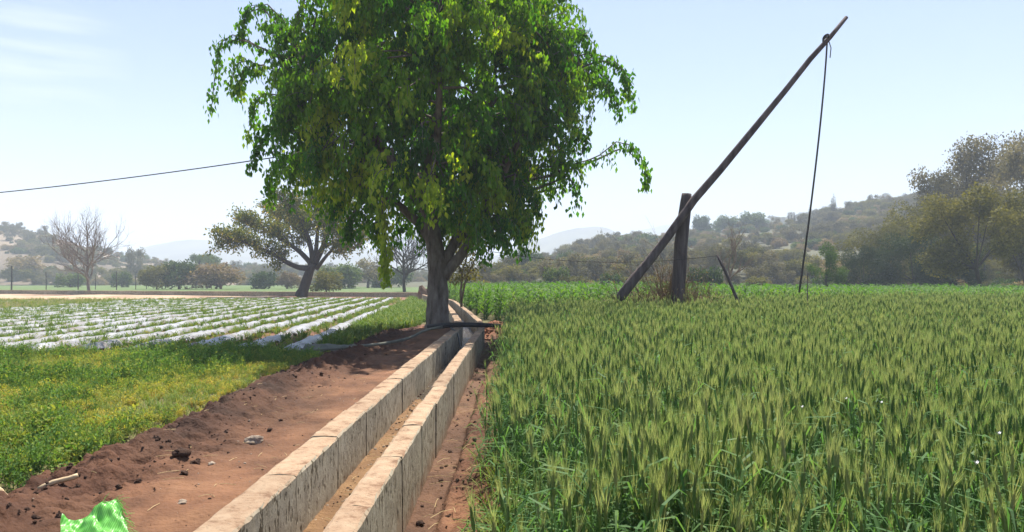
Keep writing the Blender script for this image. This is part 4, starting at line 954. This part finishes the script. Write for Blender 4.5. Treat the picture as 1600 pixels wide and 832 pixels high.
# loose clods of the tilled path edge
CL2 = [lump(s + 9, M['clod'], 2, 1.0, .75) for s in range(6)]
n = 700; y = 3.5 + 14 * g.random(n) ** 1.4; x = PATH_L + .1 + .75 * np.abs(g.normal(size=n)) * .62; k = x < -2.0; x, y = x[k], y[k]; n = len(x)
scatter('soil_clods', np.stack([x, y, path_z(x, y) + .004], 1), g.random(n) * 6.28, .006 + .022 * g.random(n) ** 4, g.integers(0, 6, n), CL2, 'dark crumbled soil clods along the path edge', 'soil')
n = 260; y = 3 + 13 * g.random(n) ** 1.4; x = -.72 + .5 * g.random(n)
scatter('soil_clods', np.stack([x, y, trench_z(x, y) + .004], 1), g.random(n) * 6.28, .006 + .022 * g.random(n) ** 3, g.integers(0, 6, n), CL2, 'crumbled soil lying in the trench', 'soil')
n = 420; x = -.35 + .5 * g.normal(size=n); y = 23.6 + 1.3 * g.normal(size=n); k = x > wall_x(y) + .5; x, y = x[k], y[k]; n = len(x)
RK = [lump(s + 19, solid_mat('red_clods', [(.3, (.16, .065, .035)), (.7, (.36, .16, .085))], scale=9, bump=.6), 1, .9) for s in range(4)]
scatter('red_rubble', np.stack([x, y, ground_z(x, y) + .01], 1), g.random(n) * 6.28, .03 + .06 * g.random(n), g.integers(0, 4, n), RK, 'heap of red soil lumps beside the channel bend', 'soil')
# grass patches: right of the rows under the tree, left of the rows, far edge
n = 5200; y = 17.2 + 44 * g.random(n); x = -9 + 6.2 * g.random(n); k = (x > row_x(0, y) + .45) & (x < np.minimum(-3.2, wall_x(y) - 1.2)) & (np.hypot(x + 2.4, (y - 21.3) * .7) > 1.5); x, y = x[k], y[k]; n = len(x)
scatter('tree_side_grass', np.stack([x, y, ground_z(x, y)], 1), g.random(n) * 6.28, .7 + .8 * g.random(n), g.integers(0, 4, n), CK, 'bright green grass between the rows and the big tree', 'grass')
n = 5000; y = 24 + 35 * g.random(n); x = -60 + 36 * g.random(n); k = (x > -.75 * y - 2) & (x < row_x(18, y) + .2); x, y = x[k], y[k]; n = len(x)
scatter('field_grass', np.stack([x, y, ground_z(x, y)], 1), g.random(n) * 6.28, 1.2 + 1.2 * g.random(n), g.integers(0, 4, n), LK, 'short grass beyond the left end of the rows', 'grass')

# ------------------------------------------------------------------ well sweep (counterbalanced beam on a post)
WD = 20.0
ws = empty('well_sweep', (P(1060, 470, WD)[0], WD, .1)); wb = np.array(ws.location); tag(ws, 'wooden well sweep: long slanting beam on an upright post with hanging rope', 'well sweep')
def WP(px, py, dz=0): return P(px, py, WD) + np.array([0, dz, 0]) - wb
b = MB(); q = [WP(1058, 530), WP(1059, 460), WP(1062, 420), WP(1064, 380), WP(1069, 340), WP(1072, 315), WP(1073, 303)]
b.tube(q, [.19, .185, .175, .18, .165, .15, .135], 10, .5, rough=.12); b.build('post', M['pole'], ws, smooth=True)
b = MB(); bx = np.array([964, 968, 985, 1010, 1040, 1080, 1120, 1170, 1220, 1260, 1290, 1315]); by = np.array([468, 462, 441, 410, 371, 316, 269, 208, 148, 97, 63, 34.])
br = np.array([.09, .14, .135, .12, .115, .11, .10, .09, .082, .073, .065, .05])
q = np.array([WP(a, c + .8 * math.sin(k * 2.1), -.30) for k, (a, c) in enumerate(zip(bx, by))])
b.tube(q, br, 9, .5, rough=.14); b.build('beam', M['pole'], ws, smooth=True)
b = MB(); t = np.linspace(0, 1, 16); rx = 1285 - 30 * t ** 1.4 - 13 * t; ry = 72 + 385 * t
b.tube([WP(a, c, -.3) for a, c in zip(rx, ry)], np.linspace(.022, .026, 16), 6, .5)
b.tube([WP(1283 + 4 * math.cos(a), 70 + 3 * math.sin(a * 1.0) - 2 * a / 6, -.3 + .1 * math.sin(a)) for a in np.linspace(0, 18, 30)], .018, 5, .5)
b.tube([WP(1286, 70, -.35), WP(1289, 82, -.38), WP(1288, 97, -.36)], .014, 4, .5); b.build('rope', M['rope'], ws, smooth=True)

o = empty('leaning_stick', (P(1150, 470, 19)[0], 19, .1)); ob = np.array(o.location); tag(o, 'thin dark stick leaning left beside the well sweep', 'stick')
b = MB(); b.tube([P(a, c, 19) - ob for a, c in [(1166, 505), (1150, 465), (1140, 440), (1130, 418), (1120, 399)]], [.05, .045, .04, .036, .026], 7, .5, rough=.1); b.build('stick', M['pole'], o, smooth=True)
b = MB(); b.tube([P(a, c, 17.5) for a, c in [(1261, 520), (1261.5, 470), (1262, 428)]], [.016, .014, .008], 5, .5); tag(b.build('upright_stick', M['pole']), 'short thin upright stick in the wheat right of the rope', 'stick')

# dry shrub round the post's foot
o = empty('dry_shrub', (P(1052, 470, 20.6)[0], 20.6, .2)); tag(o, 'brown leafless shrub tangled round the foot of the well sweep post', 'shrub'); b = MB(); ends = []
for k in range(80):
    a = rng.random() * 6.28; d = np.array([math.cos(a) * (.2 + .8 * rng.random()), math.sin(a) * .6, .75]); p0 = np.array([rng.normal(0, .45), rng.normal(0, .2), 0])
    tall = p0[0] < 0 and rng.random() < .3
    grow(b, p0, d * np.array([.35, .35, 1]) if tall else d, (1.25 if tall else .75) + .35 * rng.random(), .018, 0, 2, dict(nch=[5, 4], spread=[.55, .6], ratio=[.6, .6], wob=.15, up=.04), ends, 4)
cen = np.array([p[0][k] for p in ends for k in (3, 5)]); b2 = MB(); leafy(b2, cen, 900, .03, .07, .025, np.clip(.4 + .25 * rng.normal(size=900), 0, 1))
b.build('stems', M['twig'], o); q = b2.build('dry_leaves', M['leaf_dry'], o); q['kind'] = 'stuff'

# ------------------------------------------------------------------ cables
b = MB(); t = np.linspace(0, 1, 24); q0, q1 = P(-330, 325, 30), P(470, 240, 21.5)
q = q0[None] * (1 - t)[:, None] + q1[None] * t[:, None]; q[:, 2] -= .42 * 4 * t * (1 - t) * .6
b.tube(q, .017, 6, .5); tag(b.build('cable', M['black'], smooth=True), 'black overhead cable coming in from the left to the big tree', 'cable')
b = MB(); q0, q1 = P(740, 388, 22), P(1120, 400, 19); q = q0[None] * (1 - t)[:, None] + q1[None] * t[:, None]; q[:, 2] -= .28 * 4 * t * (1 - t)
b.tube(q, .008, 5, .5); tag(b.build('cable', M['rope'], smooth=True), 'thin sagging wire from the big tree to the leaning stick', 'cable')

# ------------------------------------------------------------------ pipe, hose, sheet, stick in the channel
def GP(px, py, z=0.0):
    d = (H - z) / ((py - HY) / F); return np.array([(px - CX) / F * d, d, z])
b = MB(); b.tube([np.array([-2.15, 18.75, .40]), np.array([-1.6, 18.6, .445]), np.array([-1.1, 18.55, .46]), np.array([-.7, 18.6, .445]), np.array([-.3, 18.75, .42])], [.05, .065, .062, .06, .05], 8, .5, rough=.15)
tag(b.build('pipe', M['black'], smooth=True), 'black pipe laid across the tops of the channel walls', 'pipe')
b = MB(); b.tube([np.array([-1.52, 18.3, .40]), np.array([-1.3, 17.6, .30]), np.array([-1.12, 16.2, .02]), np.array([-1.02, 14.9, -.12])], [.022, .022, .02, .018], 6, .5)
tag(b.build('drain_hose', M['black'], smooth=True), 'thin black hose hanging into the channel water', 'hose')
b = MB(); hp = [np.array([x_, 15.72 + .12 * math.sin(x_ * 1.7), .10 + .04 * math.sin(x_ * 3)]) for x_ in np.arange(-8.4, -3.4, .4)] + [np.array([-3.3, 15.9, .16]), np.array([-2.9, 16.7, .14])]
hp += [np.array([-2.5, 18.0, .16]), np.array([-2.2, 18.5, .33]), np.array([-1.75, 18.55, .41])]
hp = np.array(hp); t = np.linspace(0, len(hp) - 1, 60); q = np.stack([np.interp(t, range(len(hp)), hp[:, k]) for k in range(3)], 1); q[1:-1] = (q[:-2] + q[1:-1] + q[2:]) / 3
b.tube(q, .034, 7, .5); tag(b.build('hose', M['hose'], smooth=True), 'long grey hose lying along the front ends of the mulch rows', 'hose')
b = MB(); gx = np.linspace(0, 1, 22); gy = np.linspace(0, 1, 9); U, V_ = np.meshgrid(gx, gy); A0, A1 = GP(478, 553), GP(556, 545)
X = A0[0] + (A1[0] - A0[0]) * U; Y = A0[1] + (A1[1] - A0[1]) * U + (V_ - .5) * .9 * (1 - .6 * U); Z = .03 + .16 * np.sin(np.pi * V_) * (1 - .55 * U) + .06 * fbm(U * 6, V_ * 4, 300)
i = (np.arange(8)[:, None] * 22 + np.arange(21)[None]).ravel(); b.add(np.stack([X, Y, Z], -1), np.stack([i, i + 1, i + 23, i + 22], 1))
tag(b.build('plastic_sheet', M['hose'], smooth=True), 'crumpled grey-green plastic sheet at the path corner beside the hose', 'sheet')

# broken stump standing at the far wall's end
o = empty('tree_stump', P(661, 452, 64)); o.location[2] = .3; tag(o, 'brown broken stump on the far wall beside the big trunk', 'stump')
b = MB(); b.tube([(0, 0, -.4), (0, 0, .1), (-.06, 0, .4), (-.2, 0, .75)], [.5, .42, .36, .16], 9, .5, rough=.5); b.tube([(.2, 0, 0), (.32, 0, .35), (.3, 0, .5)], [.2, .15, .05], 6, .5, rough=.4); b.build('stump', M['twig'], o)

# ------------------------------------------------------------------ stones, canes, sack
def stone(name, px, py, r, label, seed, z=.03, mat='stone', cat='stone', flat=.6):
    o = bpy.data.objects.new(name, lump(seed, M[mat], 3, .7, flat)); COL.objects.link(o); p = GP(px, py, z); o.location = (p[0], p[1], float(path_z(p[0], p[1])) + r * .3); o.scale = (r, r * .8, r); o.rotation_euler = (0, 0, seed); tag(o, label, cat); return o
stone('rock', 397, 684, .085, 'pale rough rock lying in the middle of the path', 402)
stone('pebble', 284, 784, .03, 'small whitish stone near the lower end of the path', 403)
stone('pebble', 331, 722, .035, 'small pinkish stone on the path beyond the whitish pebble', 404)
stone('dirt_clod', 283, 717, .07, 'big dark soil clod on the tilled part of the path', 405, mat='clod', cat='soil clod')
stone('dirt_clod', 305, 720, .035, 'small dark soil clod right of the big clod', 406, mat='clod', cat='soil clod')
stone('dirt_clod', 288, 742, .045, 'reddish soil clod below the big dark clod', 407, mat='clod', cat='soil clod')
def cane(p0, p1, z0, z1, r, label):
    a, c = GP(*p0, z0), GP(*p1, z1); b = MB(); n = 9; t = np.linspace(0, 1, n); q = a[None] * (1 - t)[:, None] + c[None] * t[:, None]
    q[:, 2] += .01 * np.sin(t * 5); b.tube(q, r * (1 + .12 * (np.arange(n) % 2)), 7, .5); tag(b.build('cane', M['bamboo'], smooth=True), label, 'cane')
cane((60, 765), (122, 741), .05, .13, .019, 'pale dry cane half buried where path meets weeds')
cane((-12, 762), (16, 786), .16, .04, .026, 'pale cane end poking in at the left picture edge')
# lime green woven sack crumpled at the bottom edge
o = empty('woven_sack', GP(150, 822, .05)); tag(o, 'bright lime green woven plastic sack lying crumpled on the soil', 'sack'); ob = np.array(o.location)
corn = [GP(92, 872, .02), GP(210, 852, .05), GP(182, 792, .17), GP(96, 818, .12)]
n1, n2 = 52, 40; U, V_ = np.meshgrid(np.linspace(0, 1, n1), np.linspace(0, 1, n2))
q = (corn[0][None, None] * ((1 - U) * (1 - V_))[..., None] + corn[1][None, None] * (U * (1 - V_))[..., None] + corn[2][None, None] * (U * V_)[..., None] + corn[3][None, None] * ((1 - U) * V_)[..., None])
q[..., 2] += .085 * fbm(U * 3.2 + 5, V_ * 2.6, 311, 3) + .05 * np.abs(vnoise(U * 4 + V_ * 3, V_ * 2 - U, 313)) + .035 * np.abs(np.mod((U * 1.1 + V_ * .6) * 2.3 + .4 * vnoise(U * 3, V_ * 3, 319), 1) - .5) + .03 * np.abs(np.mod((U * .5 - V_) * 1.7 + .5 * vnoise(U * 2, V_ * 4, 320), 1) - .5)
q[..., 0] += .012 * vnoise(U * 9, V_ * 9, 312); i = (np.arange(n2 - 1)[:, None] * n1 + np.arange(n1 - 1)[None]).ravel(); b = MB(); b.add(q - ob, np.stack([i, i + 1, i + n1 + 1, i + n1], 1)); b.build('sack_cloth', M['sack'], o, smooth=True)
b = MB()
for k in range(90):
    v = rng.random(); e = q[int(v * (n2 - 1)), -1] if rng.random() < .75 else q[-1, int((.55 + .45 * v) * (n1 - 1))]
    d = unit(np.array([.8 + .3 * rng.normal(), .3 * rng.normal(), -.1 + .5 * rng.normal()])); l = .03 + .06 * rng.random()
    b.ribbon(np.array([e, e + d * l * .5, e + d * l + np.array([0, 0, -.015])]) - ob, np.array([.0035, .003, .002]), unit(np.cross(d, rng.normal(0, 1, 3))), .5)
q_ = b.build('frayed_fringe', M['sack'], o); q_['kind'] = 'stuff'
# dry straws
b = MB()
for k in range(34):
    p = np.array([rng.uniform(-.7, -.25), 3.4 + 7 * rng.random(), 0]); a = rng.random() * 6.28; l = .1 + .2 * rng.random(); d = np.array([math.cos(a), math.sin(a), 0]) * l / 2; p[2] = float(trench_z(p[0], p[1])) + .03
    b.tube([p - d, p + np.array([0, 0, .015]), p + d], .0022, 4, .5)
tag(b.build('straw', M['straw']), 'loose dry straw lying in the trench', 'straw', kind='stuff')

n = 700; y = 3 + 8 * g.random(n) ** 1.3; x = wall_x(y) + .19 * (2 * g.random(n) - 1)
PK = [lump(s + 40, M['stone'], 1, .7, .7) for s in range(3)] + [lump(s + 50, M['clod'], 1, .8) for s in range(3)]
scatter('bed_grit', np.stack([x, y, -.06 + 0 * x], 1), g.random(n) * 6.28, .004 + .016 * g.random(n) ** 3, g.integers(0, 6, n), PK, 'grit and small stones in the dry channel bed', 'gravel')
n = 500; y = 3 + 12 * g.random(n) ** 1.4; x = -3.3 + 1.75 * g.random(n)
scatter('path_grit', np.stack([x, y, path_z(x, y) + .002], 1), g.random(n) * 6.28, .003 + .012 * g.random(n) ** 4, g.integers(0, 6, n), PK, 'grit and tiny stones trodden into the path', 'gravel')
b = MB()
for k in range(150):
    y = 3.2 + 9 * random.random() ** 1.4
    if k % 3 == 0: x = float(wall_x(y)) + random.uniform(-.17, .17); z = -.045
    else: x = random.uniform(-3.4, -1.7); z = float(path_z(np.array(x), np.array(y))) + .006
    a_ = random.random() * 6.28; l = random.uniform(.02, .09); d = np.array([math.cos(a_), math.sin(a_), 0]) * l; p = np.array([x, y, z])
    b.tube([p - d, p + np.array([0, 0, .006]), p + d], .0022, 4, .5)
tag(b.build('straw', M['straw']), 'bits of dry straw on the path and channel bed', 'straw', kind='stuff')

# white bindweed flowers in the wheat
fb = None
for px, py, d, lab in [(1377, 628, 4.3, 'small white flower above the centre of the wheat'), (1253, 635, 4.15, 'small white flower with a leaf below it, left one of the upper pair'), (1561, 676, 3.45, 'white flower on a pale stalk at the right picture edge'),
                       (1526, 722, 2.95, 'white flower low down near the right corner'), (1322, 622, 4.4, 'small white flower between two pale green leaves')]:
    p = P(px, py, d); r_ = empty('bindweed_flower', p); tag(r_, lab, 'flower', 'white flowers in the wheat')
    b = MB(); n = 8; a = np.arange(n) * 2 * np.pi / n; V_ = np.concatenate([[[0, 0, -.012]], np.stack([np.cos(a) * .010, np.sin(a) * .010, .006 * np.sin(a * 2.5)], 1)]); b.add(V_, None, [(0, k + 1, (k + 1) % n + 1) for k in range(n)])
    b.build('petals', M['white'], r_); b = MB(); b.tube([(0, 0, -.012), (.01, .01, -.1), (0, .03, -.3)], [.002, .002, .003], 4, .5); b.build('stalk', M['wheat'], r_)

# ------------------------------------------------------------------ fence posts on the far side of the left field
for k, (px, top, d, th) in enumerate([(18, 416, 112, .16), (72, 425, 114, .1), (122, 427, 116, .12), (149, 430, 118, .08), (182, 424, 112, .1), (212, 432, 118, .08), (229, 431, 122, .08), (244, 436, 118, .07), (306, 434, 118, .08)]):
    h = H + (HY - top) / F * d; b = MB(); b.tube([(0, 0, -.2), (.03, 0, h * .5), (.06 * random.uniform(-1, 1), 0, h)], [th * .7, th * .65, th * .5], 6, .5, rough=.2)
    o = b.build('fence_post', M['bark_dark'], loc=((px - CX) / F * d, d, 0)); tag(o, f'thin wooden fence post across the left field, {ORD[k]} from the left', 'fence post', 'fence posts across the left field')

# ------------------------------------------------------------------ air
hz = bpy.data.meshes.new('haze'); x0, x1, y0, y1, z0, z1 = -3150, 3150, -200, 3150, -4, 175
hz.from_pydata([(x0, y0, z0), (x1, y0, z0), (x1, y1, z0), (x0, y1, z0), (x0, y0, z1), (x1, y0, z1), (x1, y1, z1), (x0, y1, z1)], [], [(0, 3, 2, 1), (4, 5, 6, 7), (0, 1, 5, 4), (1, 2, 6, 5), (2, 3, 7, 6), (3, 0, 4, 7)])
ho = bpy.data.objects.new('haze', hz); COL.objects.link(ho); tag(ho, 'pale morning haze over the valley', 'haze', kind='stuff')
m, nt, out = new_mat('haze_air'); pv = nt.nodes.new('ShaderNodeVolumePrincipled'); pv.inputs['Color'].default_value = (.76, .86, 1, 1); pv.inputs['Density'].default_value = .00095; pv.inputs['Anisotropy'].default_value = 0
nt.links.new(pv.outputs[0], out.inputs['Volume']); hz.materials.append(m)
